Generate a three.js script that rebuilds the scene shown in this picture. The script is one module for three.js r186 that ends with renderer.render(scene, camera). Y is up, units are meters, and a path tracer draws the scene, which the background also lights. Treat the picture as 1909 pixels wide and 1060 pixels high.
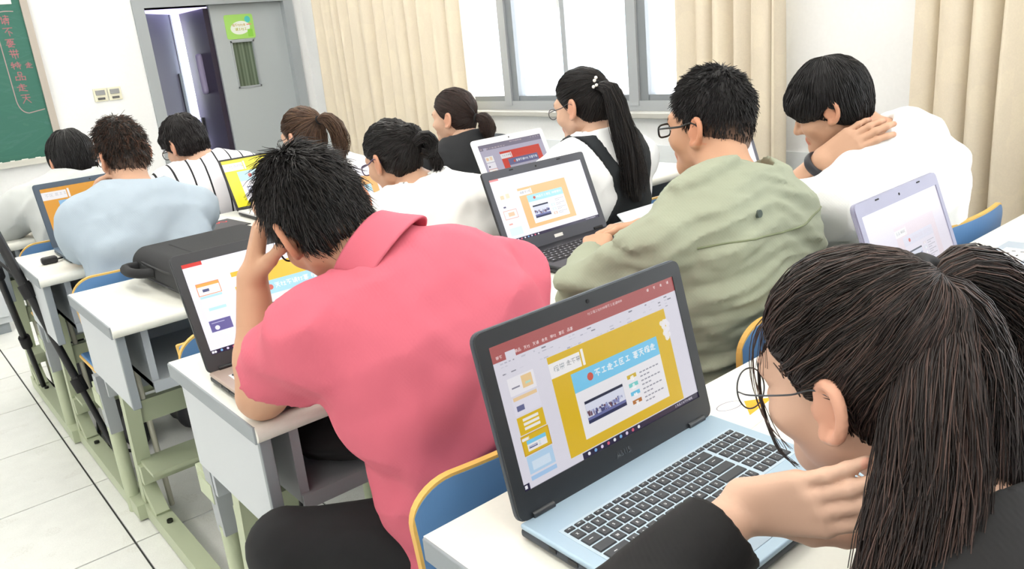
import * as THREE from 'three';
import { mergeGeometries } from 'three/addons/utils/BufferGeometryUtils.js';
import { RoundedBoxGeometry } from 'three/addons/geometries/RoundedBoxGeometry.js';
import { ImprovedNoise } from 'three/addons/math/ImprovedNoise.js';
import { RectAreaLightUniformsLib } from 'three/addons/lights/RectAreaLightUniformsLib.js';
import { FontLoader } from 'three/addons/loaders/FontLoader.js';
import { TextGeometry } from 'three/addons/geometries/TextGeometry.js';
RectAreaLightUniformsLib.init();

// ---------- camera, sky, lamps, exposure ----------
const D2R = Math.PI / 180;
const scene = new THREE.Scene();
const camera = new THREE.PerspectiveCamera(38.93, 1909 / 1060, 0.05, 200);
camera.rotation.order = 'YXZ';
camera.position.set(0, 1.34, 0);
camera.rotation.set(-17.117 * D2R, -38.25 * D2R, -5.708 * D2R);
const renderer = new THREE.WebGLRenderer({ antialias: true });
renderer.toneMapping = THREE.LinearToneMapping;
renderer.toneMappingExposure = 1.28;
renderer.shadowMap.enabled = true;
scene.background = new THREE.Color(0.93, 0.97, 1.0);
scene.backgroundIntensity = 5.5;
const LAMP = 4.0, LAMP_UP = 8.5, LAMP_COLOR = 0xfffbf4;
const LAMP_Z = [-5.3, -3.6, -1.9, -0.2, 1.5], LAMP_X = [-1.9, 0.3, 2.0];

// ---------- helpers ----------
let seed = 12345;
const rnd = () => { seed = (seed + 0x6d2b79f5) | 0; let t = Math.imul(seed ^ (seed >>> 15), 1 | seed); t = (t + Math.imul(t ^ (t >>> 7), 61 | t)) ^ t; return ((t ^ (t >>> 14)) >>> 0) / 4294967296; };
const rr = (a, b) => a + (b - a) * rnd();
const V = (x, y, z) => new THREE.Vector3(x, y, z);
const perlin = new ImprovedNoise();
const noise = (x, y, z) => perlin.noise(x + 31.7, y + 17.3, z + 5.1);
const taken = {};
function numbered(name) { const n = taken[name] ?? 0; taken[name] = n + 1; return n ? `${name}_${String(n).padStart(3, '0')}` : name; }
const M = (color, rough = 0.6, extra = {}) => new THREE.MeshStandardMaterial({ color, roughness: rough, metalness: 0, ...extra });
const MP = (color, rough = 0.6, extra = {}) => new THREE.MeshPhysicalMaterial({ color, roughness: rough, metalness: 0, ...extra });
function shade(o) { o.castShadow = true; o.receiveShadow = true; return o; }
function part(name, geo, mat, parent, label) { const m = shade(new THREE.Mesh(geo, mat)); m.name = name; if (label) m.userData.label = label; if (parent) parent.add(m); return m; }
function thing(name, label, category, pos = [0, 0, 0], turn = 0, group) {
  const o = new THREE.Group(); o.name = numbered(name); o.position.set(...pos); o.rotation.y = turn; o.userData = { label, category }; if (group) o.userData.group = group; scene.add(o); return o;
}
function solo(name, geo, mat, label, category, group) { const m = part(numbered(name), geo, mat, scene); m.userData = { label, category }; if (group) m.userData.group = group; return m; }
function struct(name, geo, mat) { const m = part(name, geo, mat, scene); m.userData = { kind: 'structure' }; return m; }
const box = (w, h, d, x = 0, y = 0, z = 0) => new THREE.BoxGeometry(w, h, d).translate(x, y, z);
const span = (x0, x1, y0, y1, z0, z1) => box(x1 - x0, y1 - y0, z1 - z0, (x0 + x1) / 2, (y0 + y1) / 2, (z0 + z1) / 2);
const rbox = (w, h, d, r, x = 0, y = 0, z = 0, s = 2) => new RoundedBoxGeometry(w, h, d, s, r).translate(x, y, z);
function cyl(a, b, r1, r2 = r1, seg = 12) {
  const A = V(...a), B = V(...b), L = A.distanceTo(B), g = new THREE.CylinderGeometry(r2, r1, L, seg);
  g.applyQuaternion(new THREE.Quaternion().setFromUnitVectors(V(0, 1, 0), B.clone().sub(A).normalize())); const c = A.add(B).multiplyScalar(0.5); return g.translate(c.x, c.y, c.z);
}
function bar(a, b, w, h) {   // square bar from a to b
  const A = V(...a), B = V(...b), L = A.distanceTo(B), g = new THREE.BoxGeometry(w, h, L), o = new THREE.Object3D(); o.position.copy(A).add(B).multiplyScalar(0.5); o.lookAt(B); o.updateMatrix(); return g.applyMatrix4(o.matrix);
}
const tube = (pts, r, n = 24, s = 8, closed = false) => new THREE.TubeGeometry(new THREE.CatmullRomCurve3(pts.map((p) => V(...p)), closed), n, r, s, closed);
const merge = (list) => mergeGeometries(list.map((g) => { const h = g.index ? g.toNonIndexed() : g; for (const k of Object.keys(h.attributes)) if (!['position', 'normal', 'uv'].includes(k)) h.deleteAttribute(k); return h; }));
function planarUV(g, f) { const p = g.attributes.position, uv = new Float32Array(p.count * 2); for (let i = 0; i < p.count; i++) { const [u, v] = f(p.getX(i), p.getY(i), p.getZ(i)); uv[2 * i] = u; uv[2 * i + 1] = v; } g.setAttribute('uv', new THREE.BufferAttribute(uv, 2)); return g; }
function noiseTexture(size, f, colour = false, repeat = 1) {   // f(u, v) -> grey or [r, g, b], 0..255
  const d = new Uint8Array(size * size * 4);
  for (let j = 0; j < size; j++) for (let i = 0; i < size; i++) { const c = f(i / size, j / size), k = (j * size + i) * 4; if (c.length) { d[k] = c[0]; d[k + 1] = c[1]; d[k + 2] = c[2]; } else d[k] = d[k + 1] = d[k + 2] = c; d[k + 3] = 255; }
  const t = new THREE.DataTexture(d, size, size); t.magFilter = THREE.LinearFilter; t.minFilter = THREE.LinearMipmapLinearFilter; t.generateMipmaps = true; t.wrapS = t.wrapT = THREE.RepeatWrapping; t.repeat.set(repeat, repeat); if (colour) t.colorSpace = THREE.SRGBColorSpace; t.needsUpdate = true; return t;
}
function canvas(w, h, draw) { const c = document.createElement('canvas'); c.width = w; c.height = h; draw(c.getContext('2d'), w, h); const t = new THREE.CanvasTexture(c); t.colorSpace = THREE.SRGBColorSpace; t.anisotropy = 8; return t; }
// brush strokes of written characters on a 0..10 grid; used where print or chalk shows Chinese writing
const GLYPH = {
  gong: [[2, 2, 8, 2], [5, 2, 5, 8], [1, 8, 9, 8]], da: [[0, 3, 4, 3], [2, 1, 2, 9], [0, 7, 4, 5], [5, 3, 10, 3], [7.5, 3, 7.5, 9], [7.5, 9, 6, 8]],
  she: [[1, 1, 2, 2], [0, 3, 4, 3], [4, 3, 0, 7], [2, 5, 2, 9], [5, 4, 10, 4], [7.5, 1, 7.5, 9], [4.5, 9, 10, 9]], qu: [[1, 1, 9, 1], [1, 1, 1, 9], [1, 9, 9, 9], [3, 3, 7, 7], [7, 3, 3, 7]],
  te: [[1, 2, 0, 4], [0, 4, 4, 3.5], [2, 1, 2, 9], [0, 7, 4, 6], [5, 2, 9, 2], [7, 1, 7, 4], [4, 4, 10, 4], [5, 6, 10, 6], [8, 5, 8, 9], [5.5, 7, 6.5, 8]],
  cheng: [[1, 2, 4, 1], [0, 4, 4, 4], [2, 2, 2, 9], [2, 5, 0, 7], [5, 1, 9, 1], [9, 1, 9, 4], [9, 4, 5, 4], [5, 4, 5, 1], [5, 6, 10, 6], [7.5, 6, 7.5, 9], [5, 7.5, 10, 7.5], [4.5, 9, 10, 9]],
  bu: [[0, 1, 10, 1], [6, 1, 1, 6], [5, 4, 5, 10], [6, 5, 9, 7]], yao: [[0, 1, 10, 1], [2, 3, 8, 3], [2, 3, 2, 5], [8, 3, 8, 5], [2, 5, 8, 5], [4, 1, 4, 5], [6, 1, 6, 5], [0, 7, 10, 7], [5, 6, 2, 8.5], [2, 8.5, 8, 10], [7, 7, 2, 10]],
  dai: [[0, 2, 10, 2], [2, 0, 2, 4], [5, 0, 5, 4], [8, 0, 8, 4], [0, 5, 10, 5], [2, 6, 8, 6], [2, 6, 2, 9], [8, 6, 8, 9], [5, 5, 5, 10]], pin: [[3, 0, 7, 0], [7, 0, 7, 3], [7, 3, 3, 3], [3, 3, 3, 0], [0, 5, 4, 5], [4, 5, 4, 9], [4, 9, 0, 9], [0, 9, 0, 5], [6, 5, 10, 5], [10, 5, 10, 9], [10, 9, 6, 9], [6, 9, 6, 5]],
  zou: [[2, 2, 8, 2], [5, 0, 5, 4], [0, 4, 10, 4], [5, 4, 5, 8], [5, 6, 8, 6], [3, 5, 1, 9], [2, 8, 10, 9.5]], ren: [[0, 1, 9, 1], [1, 4, 9, 4], [5, 1, 5, 5], [5, 5, 1, 10], [5, 5, 9, 10]],
  qing: [[1, 0, 2, 1.5], [0, 3, 2.5, 3], [2.5, 3, 2, 9], [2, 9, 4, 7], [5, 1, 10, 1], [5, 3, 10, 3], [7.5, 0, 7.5, 4.5], [4, 4.5, 10, 4.5], [5, 6, 9, 6], [5, 6, 5, 10], [9, 6, 9, 10], [5, 8, 9, 8]],
};
const GL = Object.keys(GLYPH);
function glyph(x, key, px, py, s, jitter = 0) { for (const [a, b, c, d] of GLYPH[key]) { x.beginPath(); x.moveTo(px + (a + jitter * rr(-1, 1)) * s / 10, py + (b + jitter * rr(-1, 1)) * s / 10); x.lineTo(px + (c + jitter * rr(-1, 1)) * s / 10, py + (d + jitter * rr(-1, 1)) * s / 10); x.stroke(); } }
function writing(x, px, py, s, n, color, lw = 1.2) { x.strokeStyle = color; x.lineWidth = lw; for (let i = 0; i < n; i++) glyph(x, GL[Math.floor(rnd() * GL.length)], px + i * s * 1.12, py, s); }

// ---------- shared textures and materials ----------
const weave = noiseTexture(128, (u, v) => 128 + 60 * Math.sin(u * Math.PI * 2 * 32) * Math.sin(v * Math.PI * 2 * 32) + 50 * (rnd() - 0.5));
const grain = noiseTexture(256, () => 128 + 80 * (rnd() - 0.5));
function plaster(base, amp) { return noiseTexture(256, (u, v) => { const n = noise(Math.cos(u * 6.283) * 1.3, Math.sin(u * 6.283) * 1.3 + v * 0, Math.sin(v * 6.283) * 1.3) + 0.5 * (rnd() - 0.5); return base.map((c) => Math.max(0, Math.min(255, c + amp * n))); }, true); }
const wallMat = M(0xffffff, 0.85, { map: plaster([243, 244, 245], 5) });
const ceilMat = M(0xf4f4f2, 0.9);
const dadoMat = M(0xffffff, 0.6, { map: plaster([233, 238, 241], 4) });
const tileMats = [0, 1, 2, 3].map((k) => M(0xffffff, 0.32, { map: noiseTexture(256, (u, v) => { const n = 4 * noise(u * 9 + k * 7, v * 9, k) + 9 * (rnd() - 0.5), s = noise(u * 6 + k * 3, v * 6, 9.3 + k) > 0.46 && rnd() > 0.72 ? -12 : 0; return [232 + n + s - k, 233 + n + s * 1.1 - k, 229 + n + s * 1.25 - k]; }, true) }));
const deskTop = M(0xffffff, 0.42, { map: plaster([231, 231, 222], 4), bumpMap: grain, bumpScale: 0.0001 });
const deskGrey = M(0xc6cbcf, 0.5), deskEdge = M(0x8f969b, 0.5), deskDark = M(0xb4bac0, 0.55), deskGreen = M(0xb7c0a3, 0.45), rodWhite = M(0xd9d6c8, 0.45), bolt = M(0x33352f, 0.4, { metalness: 0.6 });
const chairBlue = M(0x5f8cbf, 0.42), chairWood = M(0xe2b560, 0.5), chairGreen = M(0xbcc5a8, 0.5), chairGrey = M(0xa4a9ad, 0.5);
const blackPlastic = M(0x17181b, 0.45), blackMatte = M(0x101013, 0.75), white = M(0xf1f1ee, 0.4), chrome = M(0xb9bdc2, 0.25, { metalness: 0.9 });
const pane = MP(0xffffff, 0.02, { transmission: 1, thickness: 0, ior: 1.45 });

// ---------- the room ----------
const RX0 = -3.4, RX1 = 3.2, RZ0 = -6.5, RZ1 = 3.0, RH = 3.0, T = 0.2;
{ // floor: slab and tiles, each tile its own mesh, joints open
  const P = 0.5, gx = 0.366, gz = -2.905;
  const floor = struct('floor', span(RX0 - T, RX1 + T, -0.12, -0.006, RZ0 - T, RZ1 + T), M(0x3c3e3c, 0.9));
  const tg = new RoundedBoxGeometry(P - 0.006, 0.02, P - 0.006, 1, 0.0015);
  for (let i = Math.ceil((RX0 - gx) / P); gx + (i + 1) * P < RX1 + 0.45; i++) for (let j = Math.ceil((RZ0 - gz) / P) - 1; gz + (j + 1) * P < RZ1; j++) {
    const x = gx + (i + 0.5) * P, z = gz + (j + 0.5) * P; if (x - P / 2 > RX1 - 0.02 || z + P / 2 < RZ0 + 0.02) continue;
    const t = part('tile', tg, tileMats[Math.floor(rnd() * 4)], floor); const x1 = Math.min(x + P / 2, RX1 - 0.001), z0 = Math.max(z - P / 2, RZ0 + 0.001);
    t.scale.set((x1 - (x - P / 2)) / P, 1, (z + P / 2 - z0) / P); t.position.set((x1 + x - P / 2) / 2, -0.01, (z0 + z + P / 2) / 2); t.rotation.y = [0, Math.PI][Math.floor(rnd() * 2)];
  }
}
struct('ceiling', span(RX0 - T, RX1 + T, RH, RH + T, RZ0 - T, RZ1 + T), ceilMat);
struct('wall_left', span(RX0 - T, RX0, 0, RH, RZ0 - T, RZ1 + T), wallMat);
struct('wall_back', span(RX0, RX1, 0, RH, RZ1, RZ1 + T), wallMat);
const DX0 = 1.93, DX1 = 3.06, DH = 1.785;                      // door opening in the front wall
struct('wall_front', planarUV(merge([span(RX0, DX0, 0, RH, RZ0 - T, RZ0), span(DX1, RX1 + T, 0, RH, RZ0 - T, RZ0), span(DX0, DX1, DH, RH, RZ0 - T, RZ0)]), (x, y) => [x / 2, y / 2]), wallMat);
const WZ0 = -5.3, WZ1 = -2.05, WY0 = 0.9, WY1 = 2.35;          // window openings in the right wall
const VZ0 = -1.25, VZ1 = 1.4;
struct('wall_right', planarUV(merge([span(RX1, RX1 + T, 0, WY0, RZ0, RZ1 + T), span(RX1, RX1 + T, WY1, RH, RZ0, RZ1 + T), span(RX1, RX1 + T, WY0, WY1, RZ0, WZ0), span(RX1, RX1 + T, WY0, WY1, WZ1, VZ0), span(RX1, RX1 + T, WY0, WY1, VZ1, RZ1 + T)]), (x, y, z) => [z / 2, y / 2]), wallMat);
struct('trim_1', span(RX1 - 0.006, RX1, 0, 0.735, RZ0, RZ1), dadoMat);
// windows: grey frame, mullions, glass, stone sill
const frameMat = M(0x9fa3a7, 0.45), frameDark = M(0x7d8287, 0.45);
function windowUnit(name, z0, z1, big, thin) {
  const w = struct(name, merge([span(RX1 + 0.02, RX1 + 0.11, WY0, WY0 + 0.055, z0, z1), span(RX1 + 0.02, RX1 + 0.11, WY1 - 0.055, WY1, z0, z1), span(RX1 + 0.02, RX1 + 0.11, WY0, WY1, z0, z0 + 0.06), span(RX1 + 0.02, RX1 + 0.11, WY0, WY1, z1 - 0.06, z1)]), frameMat);
  part('window_sill', rbox(0.17, 0.03, z1 - z0, 0.006, RX1 + 0.03, WY0 - 0.012, (z0 + z1) / 2), M(0xb4b3ad, 0.5), w);
  for (const z of big) { part('mullion', span(RX1 + 0.015, RX1 + 0.10, WY0 + 0.03, WY1 - 0.03, z - 0.035, z + 0.03), frameMat, w); part('sash_stile', span(RX1 + 0.03, RX1 + 0.09, WY0 + 0.03, WY1 - 0.03, z + 0.03, z + 0.085), frameDark, w); }
  for (const z of thin) { part('sash_stile', span(RX1 + 0.035, RX1 + 0.075, WY0 + 0.03, WY1 - 0.03, z - 0.018, z + 0.018), frameMat, w); part('latch', rbox(0.03, 0.05, 0.02, 0.005, RX1 + 0.025, 1.485, z - 0.03), white, w); }
  const cuts = [z0 + 0.06, ...big, ...thin, z1 - 0.06].sort((a, b) => a - b);
  for (let i = 0; i + 1 < cuts.length; i++) { part('pane', span(RX1 + 0.055, RX1 + 0.059, WY0 + 0.05, WY1 - 0.05, cuts[i], cuts[i + 1]), pane, w); part('sash_rail', span(RX1 + 0.035, RX1 + 0.085, WY0 + 0.045, WY0 + 0.085, cuts[i] + 0.03, cuts[i + 1] - 0.02), frameDark, w); }
}
windowUnit('window_1', WZ0, WZ1, [-3.93, -2.9], [-3.42, -4.6, -2.4]);
windowUnit('window_2', VZ0, VZ1, [-0.4, 0.6], [0.1]);
// pale block across the yard
{
  const b = thing('office_block', 'pale office block with bluish window strips seen through the classroom window', 'building', [24, -6, -19]);
  part('facade', box(6, 20, 34, 3, 10, 0), M(0xf2f4f5, 0.8), b);
  const g = M(0xb9dcea, 0.3);
  for (let i = 0; i < 9; i++) for (let j = 0; j < 5; j++) part('window', box(0.1, 2.2, 2.1, -0.02, 3 + j * 3.6, -14 + i * 3.5), g, b);
}
// door: frame, closed leaf with sign and small pane, open leaf, dark outer leaf, corridor beyond
const doorGrey = M(0xb3babd, 0.5), frameGrey = M(0xa7adb1, 0.5);
{
  const d = struct('door_1', merge([span(DX0 - 0.06, DX0 + 0.02, 0, DH, RZ0 - T - 0.01, RZ0 + 0.025), span(DX1 - 0.02, DX1 + 0.06, 0, DH, RZ0 - T - 0.01, RZ0 + 0.025), span(DX0 - 0.06, DX1 + 0.06, DH + 0.0, DH + 0.06, RZ0 - T - 0.01, RZ0 + 0.025)]), frameGrey);
  const lz = RZ0 - 0.04, lx0 = 2.45;
  const leaf = part('leaf', merge([span(lx0, 2.575, 0.01, DH, lz - 0.045, lz), span(2.755, DX1 - 0.02, 0.01, DH, lz - 0.045, lz), span(2.575, 2.755, 1.5, DH, lz - 0.045, lz), span(2.575, 2.755, 0.01, 1.15, lz - 0.045, lz)]), doorGrey, d);
  part('pane', span(2.575, 2.755, 1.15, 1.5, lz - 0.03, lz - 0.02), M(0xffffff, 0.15, { map: noiseTexture(64, (u) => { const k = 14 * Math.sin(u * 40) + 10 * Math.sin(u * 17); return [104 + k, 118 + k, 100 + k]; }, true) }), leaf, 'dark green ribbed pane');
  part('glazing_bead', merge([span(2.568, 2.762, 1.495, 1.507, lz - 0.04, lz + 0.006), span(2.568, 2.762, 1.143, 1.155, lz - 0.04, lz + 0.006), span(2.568, 2.58, 1.143, 1.507, lz - 0.04, lz + 0.006), span(2.75, 2.762, 1.143, 1.507, lz - 0.04, lz + 0.006)]), frameGrey, leaf);
  const open = new THREE.Group(); open.name = 'open_leaf'; open.position.set(DX0 + 0.03, 0, RZ0 - T); open.rotation.y = 46 * D2R; d.add(open);
  part('panel', span(0, 0.52, 0.01, DH - 0.02, -0.045, 0), M(0xa9acc4, 0.5), open); part('handle_plate', span(0.44, 0.48, 0.85, 1.3, 0, 0.012), M(0x4a4a55, 0.4), open); part('edge_strip', span(0.5, 0.525, 0.01, DH - 0.02, -0.05, 0.006), M(0xd8d9e4, 0.4), open);
  const dark = new THREE.Group(); dark.name = 'outer_leaf'; dark.position.set(lx0 - 0.005, 0, RZ0 - 0.06); dark.rotation.y = 92 * D2R; d.add(dark);
  part('panel', span(0, 0.5, 0.01, DH - 0.02, -0.04, 0), M(0x2c2438, 0.35), dark, 'dark purple outer door'); part('pull', new THREE.CapsuleGeometry(0.03, 0.26, 4, 10).translate(0.22, 1.28, -0.055), M(0x9b93b4, 0.3), dark); part('lock', rbox(0.05, 0.16, 0.02, 0.006, 0.46, 0.85, -0.05), chrome, dark);
  part('pull_mount', merge([cyl([0.22, 1.4, -0.06], [0.22, 1.4, -0.03], 0.012), cyl([0.22, 1.16, -0.06], [0.22, 1.16, -0.03], 0.012)]), chrome, dark);
}
{ // door sign
  const s = canvas(256, 192, (x, w, h) => { x.fillStyle = '#a9dc6f'; x.fillRect(0, 0, w, h); x.fillStyle = '#eef3ea'; x.beginPath(); x.ellipse(130, 105, 88, 52, -0.12, 0, 7); x.fill(); x.fillStyle = '#55c9c4'; x.beginPath(); x.arc(205, 42, 26, 0, 7); x.fill(); x.fillStyle = '#8fd24a'; x.fillRect(190, 120, 46, 60); writing(x, 60, 72, 22, 5, '#c9b06a', 3); writing(x, 82, 104, 24, 4, '#b9b23c', 3); x.fillStyle = '#e88c8c'; x.fillRect(190, 78, 44, 8); });
  const sh = new THREE.Shape(), w = 0.235, h = 0.185, r = 0.02; sh.moveTo(r, 0); sh.lineTo(w - r, 0); sh.quadraticCurveTo(w, 0, w, r); sh.lineTo(w, h - r); sh.quadraticCurveTo(w, h, w - r, h); sh.lineTo(r, h); sh.quadraticCurveTo(0, h, 0, h - r); sh.lineTo(0, r); sh.quadraticCurveTo(0, 0, r, 0);
  const g = planarUV(new THREE.ExtrudeGeometry(sh, { depth: 0.004, bevelEnabled: false }), (x, y) => [x / w, y / h]); g.translate(2.55, 1.52, RZ0 - 0.04);
  solo('door_sign', g, M(0xffffff, 0.5, { map: s }), 'light green notice plate with white oval stuck on the grey door', 'sign');
}
// corridor outside the door
struct('wall_corridor', merge([span(0.4, 1.2, 0, 2.6, -10.4, -6.7), span(1.2, 4.6, 0, 0.95, -10.4, -10.2)]), M(0xe9e6f5, 0.7));
struct('ceiling_corridor', span(0.4, 4.6, 1.87, 2.0, -10.4, RZ0 - T), M(0xb9a3e0, 0.7));
struct('floor_corridor', span(0.4, 4.6, -0.1, 0, -10.4, RZ0 - T), M(0xc9c8cf, 0.5));
// blackboard
{
  const b = thing('blackboard', 'green chalkboard with red chalk writing mounted on the front wall', 'blackboard', [-0.4, 0.84, RZ0]);
  const W = 1.56, H = 1.25;
  const face = canvas(1024, 820, (x, w, h) => {
    x.fillStyle = '#386e60'; x.fillRect(0, 0, w, h);
    for (let i = 0; i < 420; i++) { x.fillStyle = `rgba(${rr(110, 190)},${rr(150, 200)},${rr(140, 190)},${rr(0.02, 0.07)})`; const a = rr(0, w), c = rr(0, h); x.save(); x.translate(a, c); x.rotate(rr(-0.5, 0.5)); x.fillRect(0, 0, rr(20, 160), rr(2, 14)); x.restore(); }
    x.lineCap = 'round'; x.strokeStyle = 'rgba(196,104,116,0.72)'; x.lineWidth = 4.2;
    const col = ['qing', 'bu', 'yao', 'dai', 'te', 'pin', 'zou', 'ren']; col.forEach((k, i) => glyph(x, k, 930 + (i % 2) * 5, 200 + i * 48, 36, 0.5));
    writing(x, 984, 400, 26, 1, 'rgba(196,104,116,0.7)', 4);
    x.strokeStyle = 'rgba(220,160,165,0.75)'; x.lineWidth = 4; x.beginPath(); x.moveTo(990, 184); x.quadraticCurveTo(912, 174, 908, 214); x.lineTo(912, 560); x.quadraticCurveTo(916, 612, 950, 618); x.lineTo(1015, 608); x.stroke();
  });
  part('board', planarUV(span(0, W, 0, H, 0, 0.02), (x, y) => [x / W, y / H]), M(0xffffff, 0.7, { map: face }), b);
  const fm = M(0xb9b0a6, 0.5); part('frame', merge([span(W, W + 0.045, -0.03, H + 0.04, 0, 0.035), span(-0.04, 0, -0.03, H + 0.04, 0, 0.035), span(-0.04, W + 0.045, H, H + 0.04, 0, 0.035)]), fm, b);
  part('chalk_tray', merge([span(-0.04, W + 0.045, -0.035, 0, 0, 0.05), span(-0.04, W + 0.045, -0.01, 0.006, 0.045, 0.052)]), M(0xd2d1c8, 0.5), b);
  const chalk = M(0xf4f1ea, 0.9); for (let i = 0; i < 7; i++) { const c = solo('chalk_piece', cyl([0, 0, 0], [rr(0.02, 0.04), 0, 0.004], 0.0048, 0.0048, 8), chalk, 'short white chalk stick lying on the blackboard tray', 'chalk', 'chalk on the blackboard tray'); c.position.set(0.62 + i * 0.075 + rr(0, 0.02), 0.845, RZ0 + 0.034); }
  solo('paper_label', rbox(0.075, 0.028, 0.004, 0.0015, 1.075, 1.87, RZ0 + 0.023), white, 'small white paper label at the top corner of the blackboard', 'label');
}
for (const [i, l] of [[0, 'wall switch with grey rocker nearer the blackboard'], [1, 'wall switch with grey rocker nearer the door']]) { // wall switches
  const s = thing('light_switch', 'cream ' + l, 'switch', [1.525 + i * 0.098, 1.213, RZ0]);
  part('plate', rbox(0.092, 0.092, 0.012, 0.004, 0, 0, 0.006), M(0xe9e6cf, 0.4), s); part('rocker', rbox(0.064, 0.034, 0.008, 0.003, 0, 0.016, 0.014), M(0x9a9b9c, 0.35), s); part('rocker', rbox(0.05, 0.016, 0.008, 0.003, 0, -0.026, 0.014), M(0x5b5a58, 0.35), s);
}
solo('wall_scuff_tape', rbox(0.003, 0.012, 0.03, 0.001, RX1 - 0.0015, 1.36, -1.56), M(0xdcc59a, 0.6), 'tiny yellowed scrap of tape on the white wall', 'tape');
// curtains
const curtainMat = MP(0xffffff, 0.5, { side: THREE.DoubleSide, sheen: 0.2, sheenRoughness: 0.4, map: noiseTexture(256, (u, v) => { const k = 5 * (rnd() - 0.5), o = noise(u * 6, v * 6, 4) > 0.14 ? 2 : -1; return [221 + k + o, 209 + k + o, 188 + k + o * 0.6]; }, true) });
function curtain(z0, z1, folds, label, ph) {
  const c = thing('curtain', label, 'curtain', [RX1 - 0.15, 0, 0], 0, 'beige curtains along the window wall');
  const nu = folds * 14, nv = 26, top = 2.62, bot = 0.06, pos = [], uv = [], idx = [];
  for (let j = 0; j <= nv; j++) for (let i = 0; i <= nu; i++) {
    const u = i / nu, v = j / nv, a = (u * folds + ph + 0.25 * noise(u * 7, v * 0.8, ph)) * Math.PI * 2, am = 0.085 * (0.75 + 0.5 * noise(u * folds * 0.8, v * 0.9, ph + 3)) * (0.75 + 0.25 * v);
    const wf = 1.8 * (Math.abs(Math.sin(a / 2)) ** 0.75 - 0.55); pos.push(-am * wf - 0.008 * Math.sin(2.3 * a + 1), top - (top - bot) * v, z0 + (z1 - z0) * u + 0.022 * Math.cos(a) + 0.015 * noise(u * 3, v * 2, ph)); uv.push(u * (z1 - z0) * 3, v * 2.6);
  }
  for (let j = 0; j < nv; j++) for (let i = 0; i < nu; i++) { const k = j * (nu + 1) + i; idx.push(k, k + nu + 1, k + 1, k + 1, k + nu + 1, k + nu + 2); }
  const g = new THREE.BufferGeometry(); g.setAttribute('position', new THREE.Float32BufferAttribute(pos, 3)); g.setAttribute('uv', new THREE.Float32BufferAttribute(uv, 2)); g.setIndex(idx); g.computeVertexNormals();
  part('cloth', g, curtainMat, c); part('rail', cyl([0, 2.64, z0 - 0.03], [0, 2.64, z1 + 0.03], 0.014), frameGrey, c);
  for (let i = 0; i <= 4; i++) part('rail_bracket', span(-0.01, 0.15, 2.63, 2.65, z0 + (z1 - z0) * i / 4 - 0.008, z0 + (z1 - z0) * i / 4 + 0.008), frameGrey, c);
}
curtain(-5.95, -4.1, 13, 'wide beige pleated curtain in the corner beside the door', 0.1);
curtain(-2.42, -1.92, 5, 'narrow beige curtain drawn back beside the window, behind the man in green', 0.45);
curtain(-1.37, -0.35, 9, 'beige pleated curtain at the right edge, beyond the plain wall', 0.7);
part('tieback_hook', merge([cyl([RX1, 1.2, -6.05], [RX1 - 0.06, 1.2, -6.05], 0.008), cyl([RX1 - 0.06, 1.2, -6.05], [RX1 - 0.06, 1.24, -6.05], 0.008)]), white, scene.getObjectByName('wall_right'));
// ceiling lamps
for (const z of LAMP_Z) for (const x of LAMP_X) {
  const l = thing('ceiling_lamp', 'slim white hanging light fitting over the desks, shining down and up', 'lamp', [x, RH - 0.42, z], 0, 'hanging light fittings');
  part('housing', rbox(0.32, 0.045, 1.24, 0.008), white, l); part('diffuser', box(0.28, 0.006, 1.2, 0, -0.025, 0), M(0xffffff, 0.6, { emissive: LAMP_COLOR, emissiveIntensity: 1.0 }), l); part('upper_diffuser', box(0.28, 0.006, 1.2, 0, 0.025, 0), M(0xffffff, 0.6, { emissive: LAMP_COLOR, emissiveIntensity: 1.0 }), l);
  for (const k of [-0.5, 0.5]) part('hanger', cyl([0, 0.02, k], [0, 0.42, k], 0.004, 0.004, 6), chrome, l);
  for (const [v, up] of [[LAMP, -1], [LAMP_UP, 1]]) { const a = new THREE.RectAreaLight(LAMP_COLOR, v, 0.28, 1.2); a.position.set(0, up * 0.032, 0); a.rotation.x = up * Math.PI / 2; l.add(a); }
}
// ---------- desks ----------
const ROWS = [{ f: -0.78, x: 0.433 }, { f: -1.718, x: 0.41 }, { f: -2.558, x: 0.389 }, { f: -3.33, x: 0.366 }, { f: -4.12, x: 0.345 }];
const DD = 0.467, DXR = 2.72, TOP = 0.75;
function deskTopGeometry(w) {  // bull-nosed near edge, profile in (z, y), extruded along x
  const s = new THREE.Shape(); s.moveTo(0, 0); s.lineTo(DD - 0.02, 0); s.absarc(DD - 0.016, -0.016, 0.016, Math.PI / 2, -Math.PI / 2, true); s.lineTo(0.004, -0.032); s.lineTo(0, -0.028); s.lineTo(0, 0);
  const g = new THREE.ExtrudeGeometry(s, { depth: w, bevelEnabled: false, curveSegments: 8 }); g.rotateY(-Math.PI / 2); g.translate(w, 0, 0);  // shape x -> z
  const p = g.attributes.position; return planarUV(g, (x, y, z) => [x * 1.3, z * 1.3]);
}
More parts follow.
